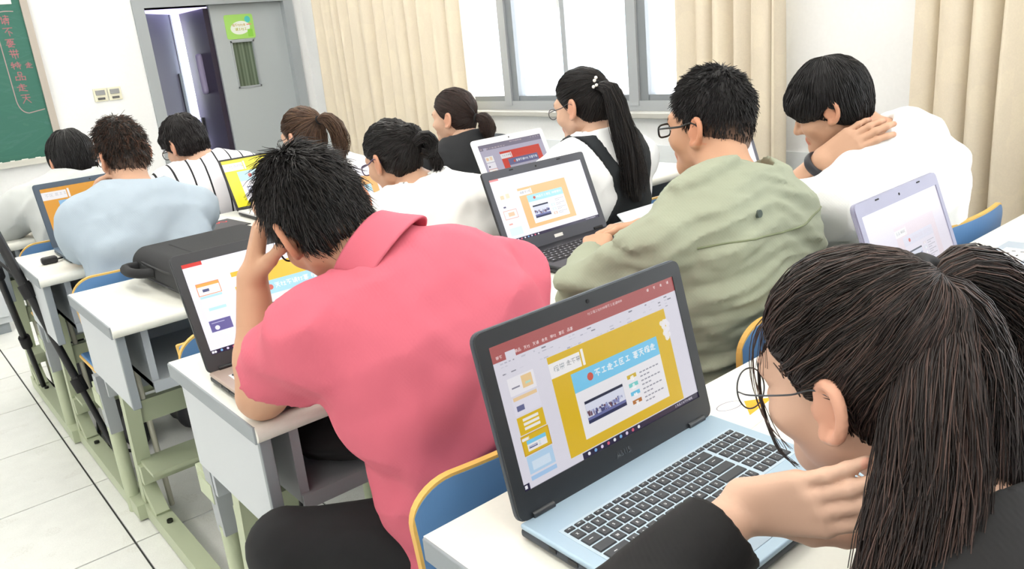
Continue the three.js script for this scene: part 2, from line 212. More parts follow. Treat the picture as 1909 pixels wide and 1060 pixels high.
function makeDesk(i, label) {
  const { f, x } = ROWS[i], w = DXR - x, d = thing('classroom_desk', label, 'desk', [x, 0, f], 0, 'rows of classroom desks');
  part('desktop', deskTopGeometry(w).translate(0, TOP, 0), deskTop, d);
  for (const e of [0, w]) {
    const s = e ? -1 : 1, at = (k) => e + s * k;
    part('edge_band', rbox(0.006, 0.033, DD - 0.012, 0.002, at(-0.001), TOP - 0.0165, DD / 2 - 0.004, 1), deskEdge, d);
    const pn = part('side_panel', rbox(0.018, 0.205, DD - 0.06, 0.002, at(0.018), 0.617, DD / 2 - 0.005, 1), deskGrey, d);
    part('panel_edge', rbox(0.022, 0.205, 0.012, 0.002, at(0.019), 0.617, DD - 0.032, 1), deskEdge, pn);
    part('leg', bar([at(0.07), 0.54, 0.1], [at(0.07), 0.055, 0.03], 0.042, 0.042), deskGreen, d);
    const fb = part('floor_bar', merge([bar([at(0.07), 0.03, -0.02], [at(0.07), 0.03, 0.82], 0.05, 0.05), bar([at(0.07), 0.12, 0.042], [at(0.07), 0.05, 0.15], 0.04, 0.03)]), deskGreen, d);
    for (const z of [0.22, 0.7]) part('bolt', cyl([at(0.07), 0.05, z], [at(0.07), 0.064, z], 0.009, 0.009, 8), bolt, fb);
    part('support_rod', cyl([at(0.105), 0.53, 0.085], [at(0.125), 0.01, 0.035], 0.0095, 0.0085, 10), rodWhite, d);
    part('divider', span(Math.min(at(0.075), at(0.093)), Math.max(at(0.075), at(0.093)), 0.545, TOP - 0.032, 0.05, DD - 0.06), deskDark, d);
  }
  part('shelf', span(0.075, w - 0.075, 0.545, 0.562, 0.02, DD - 0.055), deskDark, d);
  part('shelf_front', span(0.075, w - 0.075, 0.535, 0.565, DD - 0.058, DD - 0.048), deskDark, d);
  part('back_board', span(0.03, w - 0.03, 0.42, TOP - 0.032, 0.012, 0.028), deskDark, d);
  part('stretcher', span(0.05, w - 0.05, 0.33, 0.40, 0.05, 0.085), deskGreen, d);
  part('foot_rail', merge([span(0.05, w - 0.05, 0.14, 0.2, 0.07, 0.1), span(0.06, w - 0.06, 0.2, 0.212, 0.06, 0.2)]), deskGreen, d);
  for (const k of [0.86, 1.52]) { part('inner_leg', bar([k, 0.54, 0.1], [k, 0.03, 0.03], 0.042, 0.042), deskGreen, d); part('divider', span(k - 0.008, k + 0.008, 0.545, TOP - 0.032, 0.05, DD - 0.06), deskDark, d); }
  return d;
}
['off-white long desk nearest the camera, under the large open laptop', 'off-white long desk where the person in pink leans', 'off-white long desk with a black bag lying on it', 'off-white long desk with the black mouse pad on it', 'off-white long desk farthest from the camera, near the front wall'].forEach((l, i) => makeDesk(i, l));

// ---------- chairs: bent plywood back with yellow edge, blue face ----------
function backGeometry(w, h, t, inset) {
  const nu = 36, nv = 8, pos = [], idx = [], r = 0.07, bend = (x) => -0.55 * x * x, y0 = inset;
  const yTop = (x) => { const e = Math.max(0, Math.abs(x) - (w / 2 - r)); return h - inset - (r - Math.sqrt(Math.max(0, r * r - e * e))) ; };
  for (const s of [0, 1]) for (let j = 0; j <= nv; j++) for (let i = 0; i <= nu; i++) { const u = 2 * i / nu - 1, x = (1.5 * u - 0.5 * u * u * u) * (w / 2 - inset), y = y0 + (yTop(x) - y0) * j / nv; pos.push(x * (0.87 + 0.13 * Math.min(1, y / h * 1.15)), y, bend(x) + (s ? -t / 2 : t / 2) - 0.10 * (y - h) * (y - h) / h); }
  const N = (nu + 1) * (nv + 1), q = (a, b, c, d) => idx.push(a, b, c, a, c, d);
  for (let j = 0; j < nv; j++) for (let i = 0; i < nu; i++) { const a = j * (nu + 1) + i; q(a, a + 1, a + nu + 2, a + nu + 1); q(N + a, N + a + nu + 1, N + a + nu + 2, N + a + 1); }
  for (let i = 0; i < nu; i++) { const a = nv * (nu + 1) + i; q(a, a + 1, N + a + 1, N + a); q(i + 1, i, N + i, N + i + 1); }
  for (let j = 0; j < nv; j++) { const a = j * (nu + 1), b = a + nu; q(a, a + nu + 1, N + a + nu + 1, N + a); q(b + nu + 1, b, N + b, N + b + nu + 1); }
  let g = new THREE.BufferGeometry(); g.setAttribute('position', new THREE.Float32BufferAttribute(pos, 3)); g.setIndex(idx); g = g.toNonIndexed(); g.computeVertexNormals(); return g;
}
const chairBackWood = backGeometry(0.42, 0.3, 0.011, 0), chairBackBlue = backGeometry(0.42, 0.3, 0.0135, 0.005);
const seatGeo = rbox(0.35, 0.018, 0.34, 0.008), seatWood = rbox(0.358, 0.012, 0.348, 0.005);
function makeChair(x, zb, label, folded) {
  const c = thing('classroom_chair', label, 'chair', [x, 0, zb], 0, 'blue plywood classroom chairs');
  const b = part('backrest', chairBackBlue, chairBlue, c); b.position.set(0, 0.475, 0); part('plywood_edge', chairBackWood, chairWood, b);
  const s = part('seat', seatGeo, chairBlue, c); s.position.set(0, 0.435, -0.2); if (folded) { s.rotation.x = 1.35; s.position.set(0, 0.55, -0.1); } const e = part('plywood_edge', seatWood, chairWood, s); e.position.y = -0.002;
  part('seat_beam', span(-0.2, 0.2, 0.36, 0.415, -0.13, -0.05), chairGreen, c);
  part('back_stay', merge([bar([-0.13, 0.38, -0.07], [-0.13, 0.6, -0.03], 0.02, 0.02), bar([0.13, 0.38, -0.07], [0.13, 0.6, -0.03], 0.02, 0.02)]), chairGrey, c);
  for (const k of [-0.19, 0.19]) { part('post', cyl([k, 0.0, 0.0], [k, 0.3, 0.0], 0.021), chairGreen, c); part('sleeve', bar([k, 0.28, 0.0], [k, 0.47, -0.015], 0.036, 0.05), chairGrey, c); part('bracket', span(k - 0.02, k + 0.02, 0.36, 0.41, -0.09, 0.0), chairGreen, c); }
  return c;
}
const chairSpots = [
  [0.668, -0.835, 'blue chair with yellow edge behind the person in pink'], [1.42, -0.835, 'blue chair under the person in the green shirt'], [2.245, -0.835, 'blue chair at the right, behind the person in the white tee resting on a hand'],
  [0.66, -1.775, 'empty blue chair showing left of the pink person\u2019s laptop', true], [1.22, -1.775, 'blue chair under the person with a hair bun'], [2.13, -1.775, 'blue chair with curved corner just behind the pop-up socket lid'],
  [0.615, -2.61, 'blue chair behind the person in the grey-blue tee'], [1.3, -2.61, 'blue chair under the brown-haired person behind the yellow screen'], [1.82, -2.61, 'blue chair of the person in the black tee'],
  [0.6, -3.395, 'blue chair of the person in the grey shirt by the blackboard'], [1.1, -3.395, 'blue chair of the person in the striped shirt'], [0.66, 0.165, 'blue chair of the person nearest the camera'],
];
for (const s of chairSpots) makeChair(...s);

// ---------- screens ----------
function photo(x, a, b, w, h) { x.fillStyle = '#2a2f45'; x.fillRect(a, b, w, h); x.fillStyle = '#dfe2f2'; x.fillRect(a, b + h * 0.12, w, h * 0.62); for (let i = 0; i < 70; i++) { x.fillStyle = ['#4b4f7e', '#8a8fbf', '#c2c5e0', '#6d4c58'][Math.floor(rnd() * 4)]; const t = rnd(); x.fillRect(a + t * w * 0.94, b + h * (0.4 + 0.25 * (1 - Math.abs(2 * t - 1)) * rnd() + 0.1 * rnd()), rr(2, w * 0.07), rr(3, h * 0.2)); } x.fillStyle = '#6f74a8'; x.fillRect(a, b + h * 0.74, w, h * 0.12); x.fillStyle = '#31365a'; x.fillRect(a, b + h * 0.86, w, h * 0.14); }
function slide(x, a, b, w, h, o) {
  const S = w / 100; x.fillStyle = o.bg; x.fillRect(a, b, w, h);
  x.fillStyle = '#f6f3f4'; x.fillRect(a, b + 4 * S, 24 * S, 9 * S); x.fillRect(a + 25 * S, b + 3 * S, 2 * S, 10 * S);
  if (!o.mini) { writing(x, a + 3 * S, b + 6 * S, 4 * S, 2, '#6d7a86'); writing(x, a + 13 * S, b + 6 * S, 3.4 * S, 3, '#55585e'); }
  x.fillStyle = o.head; x.fillRect(a + 14 * S, b + 15 * S, w - 26 * S, 12 * S); x.fillStyle = o.card || '#f1eff3'; x.fillRect(a + 14 * S, b + 27 * S, w - 26 * S, h - 33 * S);
  if (!o.mini) { x.fillStyle = '#d35a4a'; x.beginPath(); x.arc(a + 28 * S, b + 21 * S, 2.4 * S, 0, 7); x.fill(); writing(x, a + 32 * S, b + 18.2 * S, 4.6 * S, 6, o.title || '#eef6fb', 0.7 * S); writing(x, a + 65 * S, b + 18.2 * S, 4.6 * S, 4, o.title || '#eef6fb', 0.7 * S); }
  photo(x, a + 19 * S, b + 34 * S, 32 * S, h - 48 * S);
  const cs = o.icons || ['#d9b93e', '#7fd3d0', '#6cc6ea', '#b9763f'];
  cs.forEach((c, i) => { const yy = b + 31 * S + i * (h - 40 * S) / 4; x.fillStyle = c; x.fillRect(a + 56 * S, yy, 8 * S, (h - 52 * S) / 4); if (!o.mini) { writing(x, a + 58.5 * S, yy + 1 * S, 3 * S, 1, '#ffffff', 0.6 * S); for (let k = 0; k < 2; k++) { x.fillStyle = '#9a9aa6'; for (let q = 0; q < 6 - k * 3; q++) x.fillRect(a + (67 + q * 3) * S, yy + (1 + k * 2.6) * S, 2.2 * S, 0.8 * S); } } });
  if (o.splash) { for (let i = 0; i < 26; i++) { x.fillStyle = 'rgba(244,240,246,0.9)'; x.beginPath(); x.arc(a + w - rr(-1, 5) * S, b + rr(8, 20) * S, rr(0.3, 2) * S, 0, 7); x.fill(); } }
}
function screenTexture(o) {
  return canvas(960, 540, (x, w, h) => {
    x.fillStyle = o.ui; x.fillRect(0, 0, w, h);
    if (o.full) { slide(x, 0, 0, w, h, o); return; }
    if (o.bar) { x.fillStyle = o.bar; x.fillRect(0, 0, o.barW || w, o.barH || 62); if (!o.barW) { writing(x, 470, 12, 12, 14, '#e6cfcf', 1.6); for (let i = 0; i < 9; i++) writing(x, 20 + i * 42, 40, 13, 2, '#f2dede', 1.8); x.fillStyle = o.ui; x.fillRect(62, 36, 44, 26); for (let i = 0; i < 4; i++) writing(x, 800 + i * 40, 12, 12, 1, '#f0dede', 2); } }
    if (!o.plainRibbon) for (let i = 0; i < 60; i++) { x.fillStyle = ['#c7c6d3', '#b0aebd', '#d5d3df', '#8b8a96'][Math.floor(rnd() * 4)]; x.fillRect(12 + Math.floor(rnd() * 48) * 19, 70 + Math.floor(rnd() * 4) * 13, rr(6, 22), rr(2, 6)); }
    const thumbs = o.thumbs || [];
    thumbs.forEach((t, i) => { const yy = 132 + i * (h - 150) / 5.3, tw = 120, th = 66; if (t.slide) slide(x, 42, yy, tw, th, { ...t.slide, mini: true }); else { x.fillStyle = t.c; x.fillRect(42, yy, tw, th); (t.b || []).forEach(([c, u, v, p, q]) => { x.fillStyle = c; x.fillRect(42 + u * tw, yy + v * th, p * tw, q * th); }); if (t.moon) { x.fillStyle = '#f3f0ff'; x.beginPath(); x.arc(42 + tw * 0.3, yy + th * 0.68, th * 0.2, 0, 7); x.fill(); } } if (t.sel) { x.strokeStyle = t.sel; x.lineWidth = 4; x.strokeRect(40, yy - 2, tw + 4, th + 4); } });
    const [a, b, c, d] = o.area; slide(x, a, b, c, d, o);
    x.fillStyle = o.task || '#2b2440'; x.fillRect(0, h - 24, w, 24); if (o.taskLeft) { x.fillStyle = o.ui; x.fillRect(28, h - 24, 260, 24); }
    for (let i = 0; i < 9; i++) { x.fillStyle = ['#f4f4fa', '#7fb5e6', '#e6d7f0', '#d9607a'][i % 4]; x.beginPath(); x.arc((o.taskLeft ? 320 : 26) + i * 34, h - 12, 7, 0, 7); x.fill(); } x.fillStyle = '#f4f4fa'; x.fillRect(6, h - 19, 12, 13); writing(x, w - 150, h - 18, 11, 9, '#e5e2ee', 1.4);
  });
}
const YEL = '#e2bb26', BLU = '#7ecdf2';
const asusThumbs = [{ c: '#f2eff4', b: [['#f1cf9a', 0.5, 0.1, 0.4, 0.7], ['#8b8a9a', 0.1, 0.55, 0.3, 0.08], ['#bfe3d0', 0.62, 0.5, 0.2, 0.12]] }, { c: '#e7e4f0', b: [['#f0cfa0', 0.05, 0.0, 0.9, 0.2], ['#6b6f96', 0.1, 0.5, 0.28, 0.3]] }, { c: YEL, b: [['#f3f0ee', 0.2, 0.15, 0.6, 0.16], ['#f3f0ee', 0.2, 0.4, 0.6, 0.16], ['#f3f0ee', 0.2, 0.65, 0.6, 0.16]] }, { slide: { bg: YEL, head: BLU }, sel: '#cfa018' }, { c: '#b8d6f0', b: [['#d7e7f6', 0.15, 0.35, 0.7, 0.5]] }, { c: '#aacbee' }];
const orangeThumbs = [{ c: '#ffffff', b: [['#ffd7b0', 0.1, 0.2, 0.3, 0.5], ['#ffe3c4', 0.55, 0.1, 0.3, 0.6]] }, { c: '#fbf8ff', b: [['#54506e', 0.1, 0.5, 0.2, 0.2]] }, { c: '#ffffff', sel: '#ff9c7a', b: [['#ffcaa6', 0.3, 0.25, 0.5, 0.5]] }, { c: '#ffffff', b: [['#f2a9a0', 0.1, 0.5, 0.3, 0.2]] }, { c: '#dff1fb' }, { c: '#eaf4fc' }];
const pinkThumbs = [{ c: '#ffffff', sel: '#ff9d6a', b: [['#ffb35c', 0, 0, 1, 0.25], ['#5a5f86', 0.2, 0.5, 0.3, 0.25]] }, { c: '#f6fbff', b: [['#bfeaf5', 0, 0, 1, 0.2]] }, { c: '#f2fbfd', b: [['#c4eef2', 0.2, 0, 0.8, 0.25]] }, { c: '#6d66a0', b: [['#c9c4e6', 0.1, 0.2, 0.6, 0.06]], moon: true }];
const SCREENS = {
  asus: screenTexture({ ui: '#e2dfea', bar: '#b2605f', area: [232, 116, 640, 396], bg: YEL, head: BLU, thumbs: asusThumbs, splash: true, taskLeft: true }),
  pink: screenTexture({ ui: '#f4f1fd', bar: '#e2403a', barW: 110, barH: 22, plainRibbon: true, area: [240, 110, 690, 390], bg: '#ffc21f', head: '#a9dcf5', thumbs: pinkThumbs }),
  acer: screenTexture({ ui: '#f3f0fb', bar: '#e88d8d', barW: 90, barH: 16, plainRibbon: true, area: [232, 120, 500, 350], bg: '#ffc488', head: '#aee4ee', card: '#fdfcff', thumbs: orangeThumbs, icons: ['#eef0f8', '#d7f0f4', '#d9f0fb', '#f7c9b5'] }),
  left: screenTexture({ full: true, ui: '#ffffff', bg: '#e8a02a', head: '#8fbfe6', card: '#efdff2' }),
  yellow: screenTexture({ full: true, ui: '#ffffff', bg: '#f3e51e', head: '#bfe6f5', card: '#f7f3f6' }),
  red: screenTexture({ ui: '#c3bed3', bar: '#8a8498', plainRibbon: true, area: [270, 110, 620, 400], bg: '#dd4a3c', head: '#6d6e98', card: '#b9b7c9', thumbs: orangeThumbs, icons: ['#e0705c', '#a5b5bf', '#a5b8c8', '#c07a6c'] }),
  orange: screenTexture({ ui: '#f8f4fb', plainRibbon: true, area: [250, 120, 620, 380], bg: '#ffc07a', head: '#bfe6f2', thumbs: orangeThumbs }),
  lilac: screenTexture({ ui: '#ebe4f1', plainRibbon: true, area: [300, 150, 520, 330], bg: '#eddde6', head: '#e2e0f0', card: '#ece6f3', icons: ['#eadfe6', '#e0e4f0', '#e3e4f2', '#efd9de'], title: '#ddd6e6', thumbs: [] }),
};
// ---------- laptops ----------
const legend = canvas(1024, 1024, (x, w, h) => { x.fillStyle = '#3a3d42'; x.fillRect(0, 0, w, h); x.fillStyle = '#dfe3e6'; x.font = 'bold 26px sans-serif'; x.textAlign = 'center'; const s = 'QWERTYUIOPASDFGHJKLZXCVBNM1234567890789456123-=[];,./+*F'; for (let i = 0; i < 256; i++) { const cx = (i % 16) * 64 + 32, cy = Math.floor(i / 16) * 64 + 40; if (i < 56) x.fillText(s[i], cx - 6, cy); else if (i % 5) x.fillRect(cx - 14, cy - 10, rr(8, 22), 5); } });
const legendB = canvas(256, 256, (x, w, h) => { x.fillStyle = '#1b1c22'; x.fillRect(0, 0, w, h); x.fillStyle = '#cfd2dc'; for (let i = 0; i < 256; i++) x.fillRect((i % 16) * 16 + 5, Math.floor(i / 16) * 16 + 5, 5, 4); });
const keyCache = {};
function keyGeometry(w, d, cell) {
  const k = `${w.toFixed(4)}_${d.toFixed(4)}_${cell}`; if (keyCache[k]) return keyCache[k];
  const h = 0.0022, i = 0.0012, W = w / 2, D = d / 2, u0 = (cell % 16) / 16, v1 = 1 - Math.floor(cell / 16) / 16, e = 1 / 16;
  const P = [[-W, 0, -D], [W, 0, -D], [W, 0, D], [-W, 0, D], [-W + i, h, -D + i], [W - i, h, -D + i], [W - i, h, D - i], [-W + i, h, D - i]];
  const pos = [], uv = [], f = (a, b, c, d2, top) => { for (const [q, m, n] of [[a, 0, 1], [d2, 0, 0], [c, 1, 0], [a, 0, 1], [c, 1, 0], [b, 1, 1]]) { pos.push(...P[q]); uv.push(top ? u0 + m * e : u0 + 0.002, top ? v1 - e + n * e : v1 - 0.002); } };
  f(4, 5, 6, 7, true); f(7, 6, 2, 3); f(5, 4, 0, 1); f(4, 7, 3, 0); f(6, 5, 1, 2);
  const g = new THREE.BufferGeometry(); g.setAttribute('position', new THREE.Float32BufferAttribute(pos, 3)); g.setAttribute('uv', new THREE.Float32BufferAttribute(uv, 2)); g.computeVertexNormals(); return (keyCache[k] = g);
}
const font = await new FontLoader().loadAsync('fonts/droid/droid_sans_bold.typeface.json');
function roundedRect(w, h, r, hole) {
  const put = (s, x0, y0, x1, y1, q) => { s.moveTo(x0 + q, y0); s.lineTo(x1 - q, y0); s.quadraticCurveTo(x1, y0, x1, y0 + q); s.lineTo(x1, y1 - q); s.quadraticCurveTo(x1, y1, x1 - q, y1); s.lineTo(x0 + q, y1); s.quadraticCurveTo(x0, y1, x0, y1 - q); s.lineTo(x0, y0 + q); s.quadraticCurveTo(x0, y0, x0 + q, y0); };
  const s = new THREE.Shape(); put(s, -w / 2, 0, w / 2, h, r); if (hole) { const p = new THREE.Path(); put(p, hole[0], hole[1], hole[2], hole[3], 0.001); s.holes.push(p); } return s;
}
function makeLaptop(o) {
  const { w, h, d = 0.25 } = o, L = thing('laptop', o.label, 'laptop', [o.x, TOP, o.z], o.yaw || 0, 'open laptops on the desks');
  const body = M(o.deckColor, 0.38, { metalness: o.metal ?? 0.3 }), shell = M(o.shellColor, 0.5), bez = M(o.bezelColor, 0.42);
  part('bottom_case', rbox(w, 0.012, d, 0.005, 0, 0.009, d / 2), shell, L);
  const deck = part('deck', rbox(w, 0.008, d, 0.0035, 0, 0.018, d / 2 + 0.001), body, L);
  for (const sx of [-1, 1]) for (const q of [0.02, d - 0.02]) part('foot', cyl([sx * (w / 2 - 0.025), 0, q], [sx * (w / 2 - 0.025), 0.006, q], 0.006, 0.006, 10), blackMatte, L);
  if (o.touchpad) part('touchpad', rbox(0.105, 0.0012, 0.07, 0.0005, -0.02, 0.0222, d - 0.05), M(o.touchpad, 0.35), deck);
  if (o.ports) for (let i = 0; i < 4; i++) part('port', box(0.001, 0.005, [0.012, 0.016, 0.014, 0.013][i], -w / 2 - 0.0003, 0.012, 0.06 + i * 0.034), blackPlastic, L);
  if (o.keys) {
    const U = o.keys.unit, kd = o.keys.depth, kb = part('keyboard', rbox(19.3 * U + 0.006, 0.001, 6 * kd - 0.002, 0.0004, 0, 0.0222, 0.052 + 2.75 * kd), M(o.keys.tray, 0.4, { metalness: 0.2 }), L);
    const rowsK = [Array(20).fill(0.965), [...Array(13).fill(1), 2], [1.5, ...Array(12).fill(1), 1.5], [1.75, ...Array(11).fill(1), 2.25], [2.25, ...Array(10).fill(1), 2.75], [1.3, 1.3, 1.2, 1.2, 5.2, 1.2, 1.2, 0.8, 0.8, 0.8]];
    const km = M(0xffffff, 0.5, { map: o.keys.small ? legendB : legend }); let n = 0, zc = 0.052;
    rowsK.forEach((r, j) => { const dd = j ? kd : kd * 0.55; let x = -19.3 / 2; const full = j ? [...r, null, 1, 1, 1, 1] : r; for (const q of full) { if (q === null) { x = -19.3 / 2 + 15.3; continue; } const cell = o.keys.small ? n % 64 : (q > 1.05 ? 60 + (n % 4) : n % 56); const k = part('key', keyGeometry(q * U - 0.0026, dd - 0.0026, cell), km, kb); k.position.set((x + q / 2) * U, 0.0224, zc + dd / 2); x += q; n++; } zc += dd; });
  }
  if (o.stickers) { for (const [c, sx, q, sw] of o.stickers) part('sticker', rbox(sw, 0.0008, 0.014, 0.0003, sx, 0.0224, q), M(c, 0.35), deck); }
  const lid = new THREE.Group(); lid.name = 'lid'; lid.position.set(0, 0.022, 0.004); lid.rotation.x = -o.tilt; L.add(lid);
  const bt = o.bezel ?? [0.012, 0.024, 0.012, 0.03], hole = [-w / 2 + bt[0], bt[3], w / 2 - bt[2], h - bt[1]];  // left, top, right, bottom
  part('back_shell', new THREE.ExtrudeGeometry(roundedRect(w, h, o.corner ?? 0.012), { depth: 0.004, bevelEnabled: true, bevelSize: 0.0015, bevelThickness: 0.0015, bevelSegments: 2, curveSegments: 6 }).translate(0, 0, -0.0085), shell, lid);
  part('bezel', new THREE.ExtrudeGeometry(roundedRect(w, h, o.corner ?? 0.012, hole), { depth: 0.003, bevelEnabled: false, curveSegments: 6 }).translate(0, 0, -0.003), bez, lid);
  const sw = hole[2] - hole[0], sh = hole[3] - hole[1];
  const sg = new THREE.PlaneGeometry(sw, sh).translate((hole[0] + hole[2]) / 2, (hole[1] + hole[3]) / 2, -0.0016);
  part('screen', sg, M(0x05060a, 0.25, { emissive: 0xffffff, emissiveMap: o.screen, emissiveIntensity: o.glow }), lid);
  part('webcam', cyl([0, h - bt[1] / 2, -0.0005], [0, h - bt[1] / 2, 0.0008], 0.0028, 0.0028, 10), blackMatte, lid);
  if (o.pads) for (const q of [-0.09, 0.09]) part('rubber_pad', rbox(0.014, 0.003, 0.0015, 0.0006, q, h - 0.006, 0.0005), blackMatte, lid);
  for (const q of [-1, 1]) part('hinge', cyl([q * (w / 2 - 0.055), 0.003, -0.001], [q * (w / 2 - 0.02), 0.003, -0.001], 0.0048, 0.0048, 10), o.hinge || blackPlastic, L).position.set(0, 0.021, 0.004);
  if (o.brand) { const g = new TextGeometry(o.brand, { font, size: 0.0085, depth: 0.0006, curveSegments: 3 }); g.computeBoundingBox(); g.translate(-g.boundingBox.max.x / 2, bt[3] / 2 - 0.004, 0); part('brand_lettering', g, o.brandMat, lid); }
  if (o.badge) { part('badge', rbox(0.032, 0.0095, 0.001, 0.0004, 0.0, bt[3] / 2, 0.0003), white, lid, 'white maker badge'); }
  const a = new THREE.RectAreaLight(0xf2f0ff, o.glow * 0.35, sw, sh); a.position.set((hole[0] + hole[2]) / 2, (hole[1] + hole[3]) / 2, 0.004); a.rotation.y = Math.PI; lid.add(a);
  return L;
}
makeLaptop({ label: 'large silver-blue laptop with black bezel and yellow slide on the nearest desk', x: 0.702, z: -0.684, tilt: 0.234, w: 0.378, h: 0.24, d: 0.252, deckColor: 0xa9c0d2, shellColor: 0x3a4048, bezelColor: 0x24272b, bezel: [0.018, 0.021, 0.018, 0.034], corner: 0.014, screen: SCREENS.asus, glow: 0.66, keys: { unit: 0.01715, depth: 0.0182, tray: 0xb9cbd9 }, touchpad: 0xa3b6c6, ports: true, brand: 'ASUS', brandMat: M(0x6b6f74, 0.25, { metalness: 0.6 }), stickers: [[0xb7d2ee, -0.165, 0.23, 0.018], [0x8e2430, -0.142, 0.222, 0.02]], hinge: M(0x2f3236, 0.4) });
makeLaptop({ label: 'dark laptop in front of the person in pink, showing an orange slide', x: 0.621, z: -1.524, tilt: 0.4, w: 0.38, h: 0.238, deckColor: 0xb29f94, shellColor: 0x2e3034, bezelColor: 0x34363a, bezel: [0.016, 0.02, 0.016, 0.032], corner: 0.012, screen: SCREENS.pink, glow: 0.86, keys: { unit: 0.0172, depth: 0.0182, tray: 0xe6e6ea, small: false }, touchpad: 0x9d8c82, ports: true });
makeLaptop({ label: 'black laptop in front of the green shirt, with white maker badge under the screen', x: 1.496, z: -1.659, tilt: 0.368, w: 0.383, h: 0.234, d: 0.255, deckColor: 0x24252b, shellColor: 0x1c1d22, bezelColor: 0x4a4d57, bezel: [0.016, 0.022, 0.018, 0.032], corner: 0.008, screen: SCREENS.acer, glow: 0.84, keys: { unit: 0.0172, depth: 0.0182, tray: 0x2c2d34, small: true }, touchpad: 0x1d1e26, ports: true, badge: true, pads: true, metal: 0.1, stickers: [[0x9ad13c, -0.105, 0.222, 0.026], [0xa9bfe8, -0.138, 0.232, 0.022]] });
makeLaptop({ label: 'dark blue-edged laptop with amber slide before the person in the grey-blue tee', x: 0.675, z: -3.24, tilt: 0.4, w: 0.38, h: 0.238, deckColor: 0x5d7286, shellColor: 0x3b4b5c, bezelColor: 0x3c4c5e, bezel: [0.018, 0.02, 0.018, 0.03], corner: 0.01, screen: SCREENS.left, glow: 0.74, keys: { unit: 0.0172, depth: 0.0182, tray: 0x7e93a8 }, touchpad: 0x6d8194 });
makeLaptop({ label: 'thin-bezel laptop with bright yellow slide beside the striped shirt', x: 1.335, z: -3.2, tilt: 0.5, w: 0.36, h: 0.225, d: 0.24, deckColor: 0xd9dadd, shellColor: 0x2a2b2e, bezelColor: 0x1e1f21, bezel: [0.006, 0.007, 0.006, 0.012], corner: 0.006, screen: SCREENS.yellow, glow: 0.86, touchpad: 0xcfd0d4 });
makeLaptop({ label: 'white laptop with red slide in front of the girl with the long ponytail', x: 1.926, z: -2.285, yaw: 0.042, tilt: 0.41, w: 0.356, h: 0.236, deckColor: 0xe6e8ec, shellColor: 0xe9ebee, bezelColor: 0xe6e9ee, bezel: [0.02, 0.022, 0.02, 0.03], corner: 0.012, screen: SCREENS.red, glow: 0.62, touchpad: 0xdadde2 });
makeLaptop({ label: 'laptop half hidden behind the neck of the person in green', x: 2.285, z: -1.645, yaw: -0.04, tilt: 0.34, w: 0.378, h: 0.236, deckColor: 0x8f929d, shellColor: 0x6d7180, bezelColor: 0x6d7180, bezel: [0.014, 0.02, 0.014, 0.03], screen: SCREENS.orange, glow: 0.84, touchpad: 0x85899a });
makeLaptop({ label: 'lilac-grey laptop with washed-out screen behind the nearest girl\u2019s head', x: 1.575, z: -0.67, yaw: 0.03, tilt: 0.34, w: 0.356, h: 0.222, deckColor: 0xb3b3c6, shellColor: 0x8f90a6, bezelColor: 0x8b8ba4, bezel: [0.016, 0.026, 0.014, 0.03], corner: 0.014, screen: SCREENS.lilac, glow: 0.62, touchpad: 0xaaaabd, pads: true });
makeLaptop({ label: 'white laptop with orange slide in front of the person with a hair bun', x: 1.25, z: -2.4, tilt: 0.36, w: 0.35, h: 0.235, deckColor: 0xe6e8ec, shellColor: 0xe9ebee, bezelColor: 0xf0f1f4, screen: SCREENS.orange, glow: 0.84, touchpad: 0xdadde2 });

// ---------- small things on and around the desks ----------
function socketBox(x, z, label, open) {
  const s = thing('desk_socket', label, 'socket', [x, TOP, z], 0, 'pop-up sockets in the desks');
  part('tray', rbox(0.25, 0.012, 0.1, 0.003, 0, 0.004, 0), M(0xa8b4c2, 0.4), s);
  const pl = part('socket_plate', rbox(0.1, 0.005, 0.062, 0.002, open ? -0.06 : 0, 0.0125, 0.004), white, s);
  for (const [dx, dz, w, d] of [[-0.02, -0.012, 0.003, 0.01], [0.004, -0.012, 0.003, 0.01], [-0.008, 0.012, 0.009, 0.003], [0.024, -0.006, 0.003, 0.008], [0.024, 0.012, 0.003, 0.008]]) part('slot', box(w, 0.001, d, (open ? -0.06 : 0) + dx, 0.0152, 0.004 + dz), blackMatte, pl);
  if (open) { const l = part('flap', merge([rbox(0.25, 0.006, 0.05, 0.002, 0, 0.0, 0)]), M(0xdde6ee, 0.35), s); l.geometry.rotateX(0.7); l.geometry.translate(0, 0.026, -0.068); part('flap_hinge', cyl([-0.11, 0.012, -0.05], [0.11, 0.012, -0.05], 0.005), M(0x8b97a4, 0.4), s); }
}
socketBox(1.87, -1.58, 'pop-up socket with raised pale flap beside the hands in green sleeves', true);
socketBox(1.95, -0.655, 'white socket plate set in the desk at the right edge', false);
